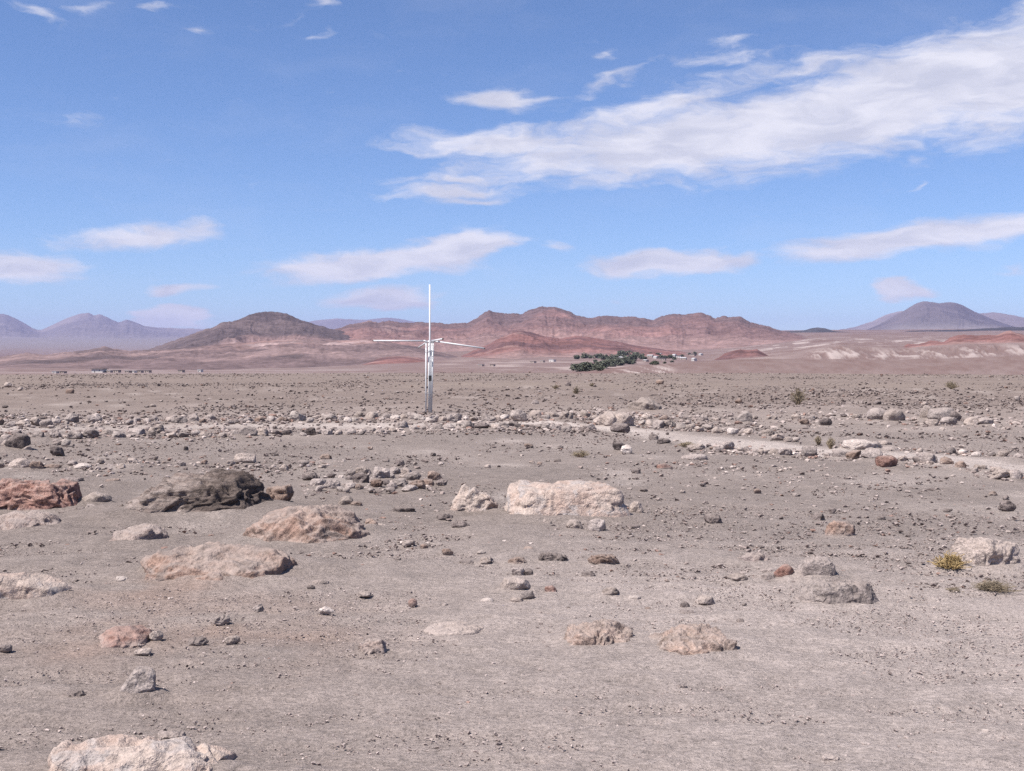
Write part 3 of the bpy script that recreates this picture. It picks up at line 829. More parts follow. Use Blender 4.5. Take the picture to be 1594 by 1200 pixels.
rock(265, 1150, 46, 12, 'grey', 'flat half-buried grey stone above the pink bottom-left boulder', bury=0.4, rough=0.3)
rock(20, 941, 156, 48, 'pink', 'pale pink slab cut by the left edge above the lone grey rock', 'boulder', 'boulder', seed=41, depth=0.5, level=5, facet=0.9, rough=0.10, lump=0.1, tilt=(0, 0.12), rz=-0.05, bury=0.1)
rock(352, 908, 256, 42, 'dome', 'long low dust-covered reddish dome of rock, nearest of the domes', 'rock_dome', 'boulder', seed=44, depth=0.95, level=6, facet=0.4, rough=0.16, lump=0.25, bury=0.45, rz=0.05, fit=False, freq=1.6, chips=10)
rock(475, 851, 222, 51, 'dome', 'dusty pinkish rock dome right of the dark layered boulder', 'rock_dome', 'boulder', seed=52, depth=1.0, level=6, facet=0.6, rough=0.16, lump=0.2, bury=0.42, rz=-0.05, pits=0.03, fit=False, freq=1.6, chips=14)
rock(215, 849, 98, 32, 'soil', 'low crusty tan outcrop in front of the dark layered boulder', 'outcrop', 'rock', seed=61, depth=1.0, level=5, facet=0.4, rough=0.25, bury=0.55)
rock(298, 810, 292, 84, 'strata', 'big dark layered boulder with a black pitted right end', 'boulder', 'boulder', seed=64, depth=0.62, level=6, facet=0.95, rough=0.17, lump=0.10, pits=0.015, layers=0.05, bury=0.2, rz=0.06, freq=1.8, chips=14,
     planes=[(-0.25, -0.2, 1, 0.66), (0, 0, -1, 0.8), (1, -0.3, 0.25, 0.9), (-1, -0.2, 0.9, 0.72), (0, -1, 0.3, 0.75), (0, 1, 0.2, 0.9), (0.9, -0.8, 0.3, 1.0)])
rock(436, 785, 42, 32, 'brown', 'small rusty brown rock against the dark boulder\'s right end', seed=70, facet=0.5, rough=0.3)
rock(42, 796, 166, 46, 'red', 'rust red boulder cut by the left edge with a shaded right end', 'boulder', 'boulder', seed=73, depth=0.6, level=6, facet=0.8, rough=0.22, lump=0.16, pits=0.08, rz=0.03, planes=BOXY)
rock(150, 789, 52, 23, 'tan', 'flattish tan stone between the red boulder and the dark boulder', seed=75, facet=0.85, rough=0.08)
rock(142, 795, 18, 11, 'grey', 'small grey stone under the flattish tan stone, left one')
rock(153, 801, 15, 10, 'grey', 'small grey stone under the flattish tan stone, right one')
rock(126, 797, 15, 8, 'dark', 'small dark stone at the foot of the red boulder')
rock(42, 828, 104, 33, 'soil', 'rough grey mound of crusted soil below the red boulder', 'mound', 'mound', seed=80, depth=0.9, level=5, facet=0.2, rough=0.2, bury=0.45)
rock(881, 811, 208, 64, 'pink', 'largest pale pink boulder, loaf-shaped with a flat top and dark right end', 'boulder', 'boulder', seed=84, depth=0.62, level=6, facet=0.98, rough=0.085, lump=0.05, pits=0.03, rz=0.02, bury=0.12, freq=1.5, chips=5, planes=LOAF)
rock(738, 802, 82, 50, 'pink', 'pale pink wedge-shaped rock just left of the largest pale boulder', 'boulder', 'boulder', seed=90, depth=0.6, level=5, facet=0.9, rough=0.2, lump=0.15, pits=0.05, bury=0.1,
     planes=[(0.75, 0, 1, 0.6), (0, 0, -1, 0.7), (1, 0, 0.1, 1.0), (-1, 0, 0.35, 0.8), (0, -1, 0.35, 0.8), (0, 1, 0.2, 0.9), (-0.3, 0, 1, 0.95)])
rock(990, 801, 23, 22, 'tan', 'round tan stone against the right end of the largest pale boulder', facet=0.4)
rock(930, 830, 29, 24, 'grey', 'round grey stone in front of the pale boulder, right of two', facet=0.5, bury=0.06)
rock(894, 826, 27, 18, 'tan', 'squat tan stone in front of the pale boulder, left of two', facet=0.6, rough=0.2)
rock(852, 817, 14, 11, 'tan', 'little pointed tan stone before the largest pale boulder', facet=0.95)
rock(985, 822, 24, 6, 'dark', 'thin dark stone lying by the pale boulder\'s right corner')
rock(718, 826, 32, 16, 'dark', 'dark angular stone below the pale wedge-shaped rock', facet=0.9, rough=0.2)
rock(692, 810, 30, 12, 'dark', 'long dark stone left of the pale wedge-shaped rock', facet=0.8)
rock(628, 800, 40, 13, 'dark', 'flat dark grey stone between the dusty dome and pale wedge', facet=0.7, rough=0.25)
rock(538, 789, 24, 18, 'tan', 'pale chip of rock on the top right of the dusty dome', facet=0.9, bury=0.05)
rock(556, 790, 22, 11, 'brown', 'brown stone just right of the pale chip on the dome', facet=0.8)
rock(578, 822, 22, 15, 'brown', 'brown rounded stone at the right foot of the dusty dome', facet=0.5)
rock(592, 820, 22, 6, 'tan', 'thin tan stone right of the brown stone by the dome')
rock(802, 925, 52, 27, 'tan', 'oblong pale tan stone with a flat underside in the middle foreground', seed=101, level=5, facet=0.55, rough=0.07, lump=0.08, bury=0.04, depth=0.7)
rock(822, 936, 23, 18, 'grey', 'dusky stone tucked below the oblong pale stone at right', facet=0.6, bury=0.05)
rock(804, 941, 22, 12, 'tan', 'half-buried pale stone below the oblong pale stone', facet=0.8)
rock(760, 940, 26, 10, 'white', 'thin whitish slab left below the oblong pale stone', facet=0.9)
rock(857, 926, 21, 15, 'red', 'dull red stone right of the oblong pale stone', facet=0.7)
rock(942, 881, 52, 20, 'brown', 'rusty brown long rock on open ground below the pale boulder', seed=105, facet=0.75, rough=0.25, level=5)
rock(858, 878, 50, 18, 'dark', 'blue-black lumpy rock left of the rusty brown rock', seed=107, facet=0.55, rough=0.35, level=5)
rock(824, 861, 21, 11, 'brown', 'small brown stone above the blue-black lumpy rock', facet=0.7)
rock(806, 880, 32, 13, 'brown', 'brown stone touching the left of the blue-black rock', facet=0.6, rough=0.2)
rock(806, 898, 20, 16, 'grey', 'upright grey stone above the oblong pale stone, left of a pair', facet=0.9)
rock(822, 897, 16, 13, 'dark', 'dark stone above the oblong pale stone, right of a pair', facet=0.8)
rock(757, 880, 26, 14, 'tan', 'tan crumbly rock in the cluster left of the blue-black rock', rough=0.3)
rock(727, 880, 24, 9, 'dark', 'dark flat stone at the left end of the small rock cluster')
rock(749, 864, 15, 8, 'white', 'tiny whitish stone on top of the small rock cluster')
rock(915, 899, 22, 9, 'dark', 'low dark stone below the rusty brown rock', rough=0.3)
rock(952, 932, 34, 20, 'tan', 'pale broken stone below the low dark stone, left of a pair', facet=0.85, rough=0.25)
rock(988, 935, 21, 9, 'white', 'smooth white pebble-shaped stone, right of the pale broken stone', facet=0.3, rough=0.05)
rock(1266, 905, 66, 38, 'grey', 'blocky grey rock with a dark right face, behind the grey slab', 'rock', 'rock', seed=111, level=5, depth=0.7, facet=0.95, rough=0.16, lump=0.08, planes=BOXY, bury=0.1)
rock(1302, 943, 122, 40, 'grey', 'long rough grey slab in front of the blocky grey rock', 'boulder', 'boulder', seed=114, level=6, depth=0.7, facet=0.9, rough=0.2, lump=0.1, planes=BOXY, bury=0.15)
rock(1222, 904, 34, 26, 'red', 'reddish stone touching the left side of the blocky grey rock', facet=0.7)
rock(1196, 905, 24, 11, 'dark', 'dark flat stone left of the reddish stone', facet=0.8)
rock(1195, 894, 24, 10, 'grey', 'small grey stone just behind the dark flat stone')
rock(1150, 906, 32, 15, 'tan', 'tan low stone at the left end of the blocky rock\'s row', facet=0.8)
rock(1172, 881, 56, 22, 'soil', 'crusty grey clod behind the tan low stone', rough=0.35, bury=0.35, facet=0.4)
rock(1307, 836, 46, 26, 'dome', 'crumbly reddish clod alone on the right-hand sand', rough=0.4, bury=0.3, facet=0.3)
rock(1273, 812, 21, 14, 'dark', 'dark pointed stone left above the crumbly reddish clod', facet=0.9, bury=0.05)
rock(1111, 816, 28, 16, 'dark', 'dark pitted block right of the largest pale boulder', facet=0.8, rough=0.3)
rock(1567, 797, 28, 17, 'dark', 'dark double-lobed stone near the right edge', rough=0.3, facet=0.3)
rock(1372, 809, 15, 7, 'dark', 'small dark stone right of the dark pointed stone')
rock(1532, 890, 104, 52, 'tan', 'pale boulder with a hollowed front beside the yellow bush', 'boulder', 'boulder', seed=131, level=6, depth=0.6, facet=0.8, rough=0.16, lump=0.3, bury=0.12, rz=0.1)
rock(499, 914, 29, 12, 'tan', 'pale lens-shaped stone right of the long reddish dome', facet=0.6, rough=0.06, bury=0.05)
rock(485, 920, 14, 10, 'dark', 'small black stone touching the pale lens-shaped stone')
rock(567, 929, 23, 9, 'tan', 'thin pale stone right of the pale lens-shaped stone')
rock(509, 958, 26, 14, 'white', 'white angular stone on bare ground below the lens-shaped stone', facet=0.95, bury=0.05)
rock(642, 944, 15, 13, 'red', 'small round red stone alone on bare ground', facet=0.3, rough=0.08)
rock(190, 908, 20, 11, 'white', 'whitish flat stone left of the long reddish dome', facet=0.5, bury=0.05)
rock(345, 973, 24, 18, 'grey', 'knobbly grey stone below the long reddish dome, left of two', rough=0.3)
rock(402, 956, 18, 16, 'grey', 'knobbly grey stone below the long reddish dome, right of two', rough=0.3)
rock(244, 998, 23, 17, 'tan', 'roundish tan stone at the right end of the red soil patch', facet=0.6)
rock(308, 1005, 30, 14, 'dark', 'dark crusty stone right of the roundish tan stone', rough=0.3)
rock(361, 1005, 25, 15, 'tan', 'rough tan stone right of the dark crusty stone', rough=0.2)
rock(196, 1006, 92, 16, 'red', 'low crumbling red lump left above the lone grey rock', 'outcrop', 'rock', seed=143, level=5, facet=0.1, rough=0.2, bury=0.55, depth=1.2, fit=False, chips=12)
rock(222, 1020, 28, 10, 'tan', 'small tan crust stone at the foot of the red lump', rough=0.25)
rock(582, 1018, 46, 25, 'soil', 'dark-edged clod half buried in the middle left foreground', rough=0.35, bury=0.35, facet=0.4)
rock(710, 990, 106, 7, 'tan', 'flat tan rock lying almost flush with the sand', 'outcrop', 'rock', seed=147, level=5, depth=1.0, facet=0.4, rough=0.12, bury=0.6, fit=False)
rock(930, 1014, 112, 27, 'crust', 'cracked tan rock crust split by dark fissures', 'outcrop', 'rock', seed=150, level=6, depth=1.8, facet=0.3, rough=0.22, lump=0.3, pits=0.10, bury=0.5, freq=1.8, fit=False)
rock(1075, 1026, 148, 27, 'crust', 'broad pinkish rock crust right of the cracked crust', 'outcrop', 'rock', seed=153, level=6, depth=1.2, facet=0.3, rough=0.22, lump=0.3, pits=0.06, bury=0.5, freq=1.8, fit=False)
rock(1094, 1032, 22, 12, 'pink', 'pale stone at the front of the broad pinkish crust', facet=0.8)
rock(1060, 1074, 20, 9, 'dark', 'small dark stone alone on the lower right sand', rough=0.2)
rock(1291, 1187, 30, 13, 'grey', 'dark-fronted stone at the bottom edge right of centre', facet=0.7, rough=0.25)
rock(1534, 1143, 12, 8, 'white', 'small white stone near the lower right corner')
rock(1066, 948, 15, 12, 'dark', 'dark knobbly stone left of the pale flat stone')
rock(1070, 957, 28, 8, 'dark', 'flat dark stone under the dark knobbly stone')
rock(1098, 941, 30, 14, 'tan', 'pale flat stone behind the broad pinkish crust', facet=0.6)
rock(1152, 970, 12, 8, 'dark', 'tiny dark stone right above the broad pinkish crust')
rock(830, 963, 22, 7, 'brown', 'thin brown stone left above the cracked crust')
rock(118, 1088, 34, 14, 'dark', 'dark flat clod left of the lone grey rock', rough=0.35)
rock(8, 1014, 22, 11, 'dark', 'dark stone at the left edge above the lone grey rock')
rock(697, 865, 18, 12, 'brown', 'brown squarish stone left of the small rock cluster', facet=0.8)
rock(636, 850, 22, 10, 'tan', 'pale stone right below the dusty dome, left of a pair')
rock(660, 856, 14, 10, 'brown', 'brown stone right below the dusty dome, right of a pair')
rock(618, 878, 18, 11, 'dark', 'dark knobbly stone on the bare ground right of the long dome', rough=0.3)
rock(570, 848, 16, 7, 'grey', 'grey flake at the right foot of the dusty dome')
rock(28, 702, 38, 26, 'dark', 'large dark stone with pale lower half near the left edge', facet=0.7, bury=0.05)
rock(10, 700, 16, 14, 'tan', 'tan round stone beside the large dark stone at left edge')
rock(42, 702, 16, 8, 'tan', 'low tan stone at the front of the large dark stone')
rock(89, 710, 20, 17, 'dark', 'cube-shaped black stone left below the border row', facet=0.95, bury=0.04)
rock(103, 695, 14, 13, 'white', 'whitish upright stone above the cube-shaped black stone', facet=0.9, bury=0.05)
rock(90, 693, 17, 6, 'dark', 'thin dark stone left of the whitish upright stone')
rock(58, 731, 20, 13, 'brown', 'brown stone left of the layered boulder near the left edge', facet=0.8)
rock(32, 730, 34, 16, 'tan', 'large pale half-buried stone near the left edge', bury=0.35, facet=0.3)
rock(82, 730, 26, 8, 'brown', 'flat brown stone right of the large pale half-buried stone')
rock(130, 730, 26, 9, 'white', 'low whitish stone left above the dark layered boulder', facet=0.7)
rock(382, 722, 36, 17, 'tan', 'pale sloping rock behind the dark layered boulder', facet=0.8)
rock(112, 752, 34, 9, 'dark', 'long dark stone behind the red boulder')
rock(175, 752, 24, 7, 'brown', 'flat reddish stone between the red and dark boulders')
rock(508, 716, 20, 10, 'brown', 'brown stone perched on pale chips above the rubble heap')
rock(623, 725, 16, 11, 'dark', 'dark square stone above the rubble heap', facet=0.9)
rock(964, 704, 28, 20, 'dark', 'dark slanting stone left of a pale block below the track', facet=0.9, rz=0.2)
rock(975, 706, 22, 14, 'white', 'pale block leaning on the dark slanting stone', facet=0.95, bury=0.05)
rock(1380, 731, 34, 22, 'red', 'dark red round rock at the near edge of the track', facet=0.6, bury=0.06)
rock(1035, 731, 26, 10, 'red', 'dark red flat stone on open ground below the track')
rock(990, 738, 16, 9, 'dark', 'dark stone above the largest pale boulder\'s right end')
rock(1080, 716, 44, 10, 'grey', 'low grey half-buried rock below the track', bury=0.4)
rock(956, 665, 62, 24, 'tan', 'pale humped boulder beside the track right of the mast', 'boulder', 'boulder', seed=201, level=5, facet=0.4, rough=0.2, bury=0.3)
rock(1000, 642, 66, 24, 'tan', 'wide sand-coloured mound behind the pale humped boulder', 'mound', 'mound', seed=204, level=5, facet=0.2, rough=0.15, bury=0.45)
rock(965, 674, 32, 16, 'dark', 'dark rounded rock in front of the pale humped boulder', facet=0.5, bury=0.06)
rock(1158, 658, 26, 20, 'grey', 'angular grey block standing behind the track', facet=0.97, bury=0.05, planes=[(-0.7, 0, 1, 0.6), (0, 0, -1, 0.7), (1, 0, 0.1, 0.8), (-1, 0, 0, 1.0), (0, -1, 0.2, 0.8), (0, 1, 0, 0.9)])
rock(1366, 655, 34, 20, 'grey', 'smooth humped grey rock beside the pinkish boulder at far right', facet=0.3, rough=0.06, bury=0.1)
rock(1392, 657, 34, 20, 'tan', 'pinkish rounded boulder right of the smooth humped rock', facet=0.4)
rock(1444, 654, 24, 23, 'tan', 'tall pale stone at the left of the far right stone pile', facet=0.5, rough=0.06)
rock(1466, 656, 44, 21, 'grey', 'broad smooth grey rock in the far right stone pile', facet=0.4, rough=0.06)
rock(1486, 658, 18, 18, 'dark', 'dark curved stone at the right of the far right stone pile', facet=0.4)
rock(1450, 664, 24, 11, 'tan', 'pale stone low in front of the far right stone pile', facet=0.6)
rock(1477, 662, 28, 13, 'grey', 'grey rounded stone low in front of the far right stone pile', facet=0.5)
rock(1513, 662, 26, 13, 'tan', 'tan boulder right of the far right stone pile, left of two', facet=0.6)
rock(1534, 662, 24, 12, 'grey', 'grey boulder right of the far right stone pile, right of two', facet=0.6)
rock(1285, 662, 20, 12, 'dark', 'dark angular stone alone behind the track at right', facet=0.9, bury=0.05)
rock(1252, 661, 16, 9, 'brown', 'small brown stone left of the dark angular stone')
rock(1340, 702, 56, 18, 'white', 'pale pinkish boulder among stones along the track at right', 'boulder', 'boulder', seed=220, facet=0.5, bury=0.25, level=5)
rock(1259, 711, 24, 18, 'grey', 'square grey rock left of the pale pinkish boulder', facet=0.8, bury=0.06)
rock(1318, 699, 18, 15, 'tan', 'pointed tan stone left on the pale pinkish boulder', facet=0.9)
rock(1362, 701, 26, 14, 'grey', 'grey wedge stone right of the pale pinkish boulder', facet=0.9, tilt=(0, -0.25))
rock(1377, 694, 22, 9, 'tan', 'tan slab leaning above the grey wedge stone', facet=0.6, tilt=(0, 0.2))
rock(1386, 703, 34, 9, 'grey', 'low grey stone right of the grey wedge stone', facet=0.6)
rock(1308, 713, 28, 12, 'grey', 'long grey stone below the pale pinkish boulder', facet=0.7)
rock(1480, 707, 15, 12, 'grey', 'grey egg-shaped stone on the far side of the track at right', facet=0.5)
rock(1498, 707, 12, 8, 'white', 'whitish stone right of the grey egg-shaped stone')
rock(1519, 712, 15, 9, 'white', 'whitish rounded stone on the track\'s far side near the right edge')
rock(1561, 712, 20, 10, 'tan', 'tan tapered stone lying on the track edge at far right', tilt=(0, -0.2))
rock(1587, 716, 18, 10, 'grey', 'grey stone on the track edge cut by the right edge')
rock(1495, 731, 18, 13, 'brown', 'brown capped stone with an orange foot beside the track', facet=0.4)
rock(1560, 746, 40, 18, 'tan', 'big tan broken rock at the track\'s near edge, far right', facet=0.7, rough=0.25)
rock(1582, 747, 22, 16, 'grey', 'grey pointed rock right of the big tan broken rock', facet=0.9)

# stones laid in rows along the track
ORD = ['first', 'second', 'third', 'fourth', 'fifth', 'sixth', 'seventh', 'eighth', 'ninth', 'tenth', 'eleventh', 'twelfth', 'thirteenth', 'fourteenth', 'fifteenth', 'sixteenth', 'seventeenth', 'eighteenth', 'nineteenth', 'twentieth', 'twenty-first', 'twenty-second', 'twenty-third', 'twenty-fourth', 'twenty-fifth', 'twenty-sixth', 'twenty-seventh', 'twenty-eighth', 'twenty-ninth', 'thirtieth', 'thirty-first', 'thirty-second', 'thirty-third', 'thirty-fourth', 'thirty-fifth', 'thirty-sixth']
TONE = {'grey': 'grey', 'dark': 'dark', 'tan': 'tan', 'white': 'whitish', 'brown': 'brown', 'red': 'dull red'}
def stone_row(line, step, size, tones, text, group, seed, jit=2.0, landmark=None, ht=(0.42, 0.66)):
    rng = random.Random(seed)
    lx = [p[0] for p in line]; ly = [p[1] for p in line]
    x = lx[0]; spots = []
    while x < lx[-1]:
        wd = rng.uniform(size[0] * 0.75, size[1]) * (1.0 if rng.random() < 0.85 else 1.2)
        y = float(np.interp(x, lx, ly)) + rng.uniform(-jit, jit) * 1.6
        if not any(abs(x - q[0]) < (q[2] + wd) * 0.34 and abs(y - q[1]) < 7 for q in PLACED):
            spots.append((x, y, wd, rng.choice(tones), rng.uniform(*ht)))
        x += wd * rng.uniform(*step)
    if landmark is None: landmark = lx[0] - 1
    rt = [s for s in spots if s[0] >= landmark]; lf = [s for s in spots if s[0] < landmark][::-1]
    for side, lst in (('right', rt), ('left', lf)):
        for i, (x, y, wd, tn, hh) in enumerate(lst):
            rock(x, y, wd, wd * hh, tn, text.format(tone=TONE[tn], n=ORD[min(i, len(ORD) - 1)], side=side), 'stone', 'stone', group,
                 facet=rng.uniform(0.6, 1.0), rough=rng.uniform(0.08, 0.25), bury=rng.uniform(0.08, 0.3), depth=rng.uniform(0.6, 0.95), rz=rng.uniform(-0.8, 0.8), tilt=(rng.uniform(-0.25, 0.25), rng.uniform(-0.3, 0.3)), lump=0.35, nplanes=8, level=3 if wd < 20 else 4)
mixg = ['grey', 'grey', 'grey', 'grey', 'tan', 'tan', 'dark', 'brown']
pale = ['tan', 'tan', 'grey', 'white', 'grey', 'tan', 'grey']
stone_row([(0, 661), (60, 662), (160, 660), (250, 658), (320, 658), (400, 658), (455, 657)], (0.7, 1.25), (11, 24), mixg, '{tone} stone, {n} from the left edge in the far border row', 'stones of the far border row, left part', 301)
stone_row([(462, 655), (500, 654), (560, 654), (600, 655), (650, 656), (690, 655), (760, 656), (830, 654), (880, 651), (930, 650)], (0.58, 0.9), (13, 25), pale, '{tone} stone, {n} to the {side} of the white mast in the far border row', 'stones of the far border row at the mast', 302, landmark=668, ht=(0.45, 0.68))
stone_row([(0, 682), (80, 681), (150, 680), (240, 680), (330, 680), (420, 677), (455, 678)], (0.7, 1.15), (12, 27), mixg, '{tone} stone, {n} from the left edge in the near border row', 'stones of the near border row, left part', 303)
stone_row([(472, 676), (520, 676), (590, 675), (640, 671), (690, 668), (760, 667), (830, 667), (880, 669), (930, 670)], (0.6, 0.95), (14, 27), mixg[:-1], '{tone} stone, {n} to the {side} of the mast foot in the near border row', 'stones of the near border row below the mast', 304, landmark=668)
stone_row([(985, 652), (1050, 654), (1120, 657), (1200, 656), (1300, 650), (1350, 652)], (1.2, 2.4), (10, 17), mixg, '{tone} small stone, {n} behind the track counting right from the sand mound', 'loose stones behind the track', 305)
stone_row([(1000, 663), (1040, 666), (1080, 669), (1130, 674), (1180, 678), (1215, 684), (1240, 689)], (0.62, 0.9), (13, 23), pale + ['grey'], '{tone} stone, {n} from the humped boulder on the track\'s far edge', 'stones on the far edge of the track', 306, 1.5)
stone_row([(1018, 684), (1032, 690), (1052, 693)], (0.8, 1.0), (16, 22), ['dark', 'grey', 'dark'], '{tone} rounded stone, {n} on the track\'s near edge right of the humped boulder', 'stones on the near edge of the track', 307, 1)
stone_row([(1075, 699), (1130, 702), (1190, 705), (1240, 709), (1300, 712), (1370, 720), (1440, 724), (1520, 733), (1594, 744)], (0.7, 1.2), (12, 26), mixg, '{tone} stone on the track\'s near edge, {n} from the left past the gap', 'stones on the near edge of the track', 308, 2)
stone_row([(1395, 705), (1450, 706), (1540, 711), (1594, 716)], (1.2, 2.2), (10, 16), pale, '{tone} stone on the track\'s far edge, {n} right of the pale pinkish boulder', 'stones on the far edge of the track', 309, 1)
stone_row([(0, 731), (120, 729), (240, 722), (330, 722), (400, 731), (480, 728), (540, 722)], (1.0, 2.6), (10, 20), mixg, '{tone} stone, {n} from the left in the loose line above the dark boulder', 'loose line of stones above the dark boulder', 310, 3)

# the rubble heap left of the pale boulder
rng = random.Random(77)
heap = []
for k in range(240):
    x = rng.triangular(468, 690, 610); top = np.interp(x, [470, 540, 600, 650, 690], [750, 740, 736, 738, 752])
    y = rng.uniform(top, np.interp(x, [470, 560, 650, 690], [766, 768, 766, 764]))
    wd = rng.uniform(13, 30)
    if all(math.hypot(x - a[0], (y - a[1]) * 1.8) > (wd + a[2]) * 0.27 for a in heap) and len(heap) < 36:
        heap.append((x, y, wd))
heap.sort()
for i, (x, y, wd) in enumerate(heap):
    tn = rng.choice(['grey', 'grey', 'brown', 'dark', 'grey', 'tan'])
    rock(x, y, wd, wd * rng.uniform(0.45, 0.72), tn, '%s stone, %s from the left in the rubble heap left of the pale boulder' % (TONE[tn], ORD[i]), 'stone', 'stone', 'stones of the rubble heap',
         facet=rng.uniform(0.4, 0.9), rough=rng.uniform(0.1, 0.3), bury=0.08, rz=rng.uniform(-1, 1), level=4 if wd > 20 else 3)

# single stones lying about, the largest of very many
rng = random.Random(505)
zones = [((0, 1594, 595, 640), (8, 13), 'small {t} stone loose on the stony plain behind the border rows', 'loose stones on the far plain', 14),
         ((0, 930, 688, 735), (9, 15), 'small {t} stone loose between the border row and the large boulders', 'loose stones below the border rows', 14),
         ((990, 1594, 735, 800), (9, 15), 'small {t} stone loose on the open ground right of the pale boulder', 'loose stones on the right-hand ground', 10),
         ((560, 1200, 830, 960), (8, 13), 'small {t} stone loose on the bare ground in front of the pale boulder', 'loose stones in the middle foreground', 9)]
for (x0, x1, y0, y1), sz, text, grp, cnt in zones:
    k = 0
    while k < cnt:
        x, y, wd = rng.uniform(x0, x1), rng.uniform(y0, y1), rng.uniform(*sz)
        if any(abs(x - a[0]) < (a[2] + wd) * 0.6 and abs(y - a[1]) < 14 for a in PLACED): 
            continue
        tn = rng.choice(['dark', 'dark', 'grey', 'tan', 'brown'])
        rock(x, y, wd, wd * rng.uniform(0.4, 0.7), tn, text.format(t=TONE[tn]), 'stone', 'stone', grp + ', ' + TONE[tn], facet=0.8, rough=0.2, bury=0.12, rz=rng.uniform(-1, 1), level=3)
        k += 1

drift_soil()

# ------------------------------------------------------------------ the uncountable stones and gravel
m, t = new_mat('loose_gravel')
at = t.n('ShaderNodeAttribute'); at.attribute_name = 'Col'
tc = t.n('ShaderNodeTexCoord')
n = t.noise(tc.outputs['Object'], 30, 4, 0.7)
cc = t.n('ShaderNodeCombineColor'); vv = t.ramp(n, 0.3, 0.7, 0.75, 1.2)
for i in range(3): t.link(vv, cc.inputs[i])
principled(t, t.mix(1.0, at.outputs['Color'], cc.outputs[0], 'MULTIPLY'), 0.95, n, 0.01, 0.8, spec=0.1)
M['gravel'] = m

TONES = np.array([(0.30, 0.245, 0.225), (0.24, 0.19, 0.172), (0.165, 0.13, 0.12), (0.36, 0.295, 0.265), (0.23, 0.15, 0.125), (0.46, 0.385, 0.35)])
OCTA = (np.array([(1, 0, 0), (-0.5, 0.87, 0), (-0.5, -0.87, 0), (0.5, 0.5, 0.75), (-0.7, 0, 0.75), (0.5, -0.6, 0.7), (0, 0, -1)], float),
        np.array([(3, 4, 5), (0, 3, 5), (0, 1, 3), (1, 4, 3), (1, 2, 4), (2, 5, 4), (2, 0, 5), (0, 6, 1), (1, 6, 2), (2, 6, 0)]))
def scatter(name, label, n, r0, r1, size, px_cap, seed, tw, rpow=1.0, clump=0.0, half=0.47, flat=(0.3, 0.7), at=None, tk=1.0, octa=True):
    rs = np.random.RandomState(seed)
    u = rs.rand(n)
    if at is not None: r0, r1, size = 1.0, 2.0, (0.1, 0.2)
    D = (r0 ** rpow + u * (r1 ** rpow - r0 ** rpow)) ** (1 / rpow) if rpow else r0 * (r1 / r0) ** u
    a = rs.uniform(-half, half, n)
    x, y = D * np.sin(a), D * np.cos(a)
    if at is not None:
        x, y = at[:, 0], at[:, 1]; D = np.hypot(x, y)
    keep = np.ones(n, bool)
    if clump:
        keep &= rs.rand(n) < np.clip(0.5 + clump * fbm2(x / (0.06 * r1 + 0.2), y / (0.09 * r1 + 0.2), 3, seed), 0.06, 1)
    tb = track_band(bearing_col(x, y), D)
    keep &= ~((tb > 0.15) & (D > 10) & (D < 60) & (rs.rand(n) < 0.85))
    if at is not None: keep[:] = True
    x, y, D = x[keep], y[keep], D[keep]; n = len(x)
    s = size[0] * (1 - rs.rand(n) * (1 - (size[0] / size[1]) ** 2)) ** -0.5
    if at is not None: s = at[:, 2]
    s = np.minimum(s, px_cap * D / F)
    z = ground_z(x, y)
    b, f = OCTA if octa else ico(1)
    nb = len(b)
    v = b[None] * (1 + 0.85 * (rs.rand(n, nb, 1) - 0.5))
    dims = np.stack([s * rs.uniform(0.7, 1.2, n), s * rs.uniform(0.6, 1.0, n), s * rs.uniform(flat[0], flat[1], n)], -1) * 0.5
    v = v * dims[:, None, :]
    ph = rs.uniform(0, 6.28, n); c, sn = np.cos(ph)[:, None], np.sin(ph)[:, None]
    v = np.stack([v[..., 0] * c - v[..., 1] * sn, v[..., 0] * sn + v[..., 1] * c, v[..., 2]], -1)
    v += np.stack([x, y, z + dims[:, 2] * 0.45], -1)[:, None, :]
    ff = (f[None] + (np.arange(n) * nb)[:, None, None]).reshape(-1, 3)
    tone = TONES[rs.choice(len(TONES), n, p=tw)] * rs.uniform(0.8, 1.2, n)[:, None] * tk
    o = obj(name, mesh_np(name, v.reshape(-1, 3), ff, False, np.repeat(tone, nb, 0)), M['gravel'])
    tag(o, label, 'gravel', kind='stuff')
    return o
scatter('far_stones', 'countless small stones strewn over the far plain behind the border rows', 48000, 24, 114, (0.06, 0.26), 8, 71, [0.31, 0.33, 0.24, 0.05, 0.06, 0.01], 0.6, 1.1, tk=0.80)
scatter('loose_stones', 'scattered pebbles and small stones over the middle ground', 26000, 8.5, 30, (0.02, 0.14), 10, 72, [0.29, 0.27, 0.25, 0.09, 0.08, 0.02], 1.0, 1.3, tk=0.92)
scatter('soil_clods', 'crumbs and clods of grey soil covering the bare foreground', 52000, 3.4, 13, (0.008, 0.022), 9, 79, [0.55, 0.35, 0.06, 0.04, 0.0, 0.0], 1.1, 0.55, half=0.44, flat=(0.5, 0.9), tk=1.15)
scatter('pebbles', 'tiny pebbles and clods on the bare foreground soil', 20000, 3.4, 11, (0.006, 0.04), 8, 73, [0.36, 0.30, 0.14, 0.14, 0.04, 0.02], 1.3, 0.9)

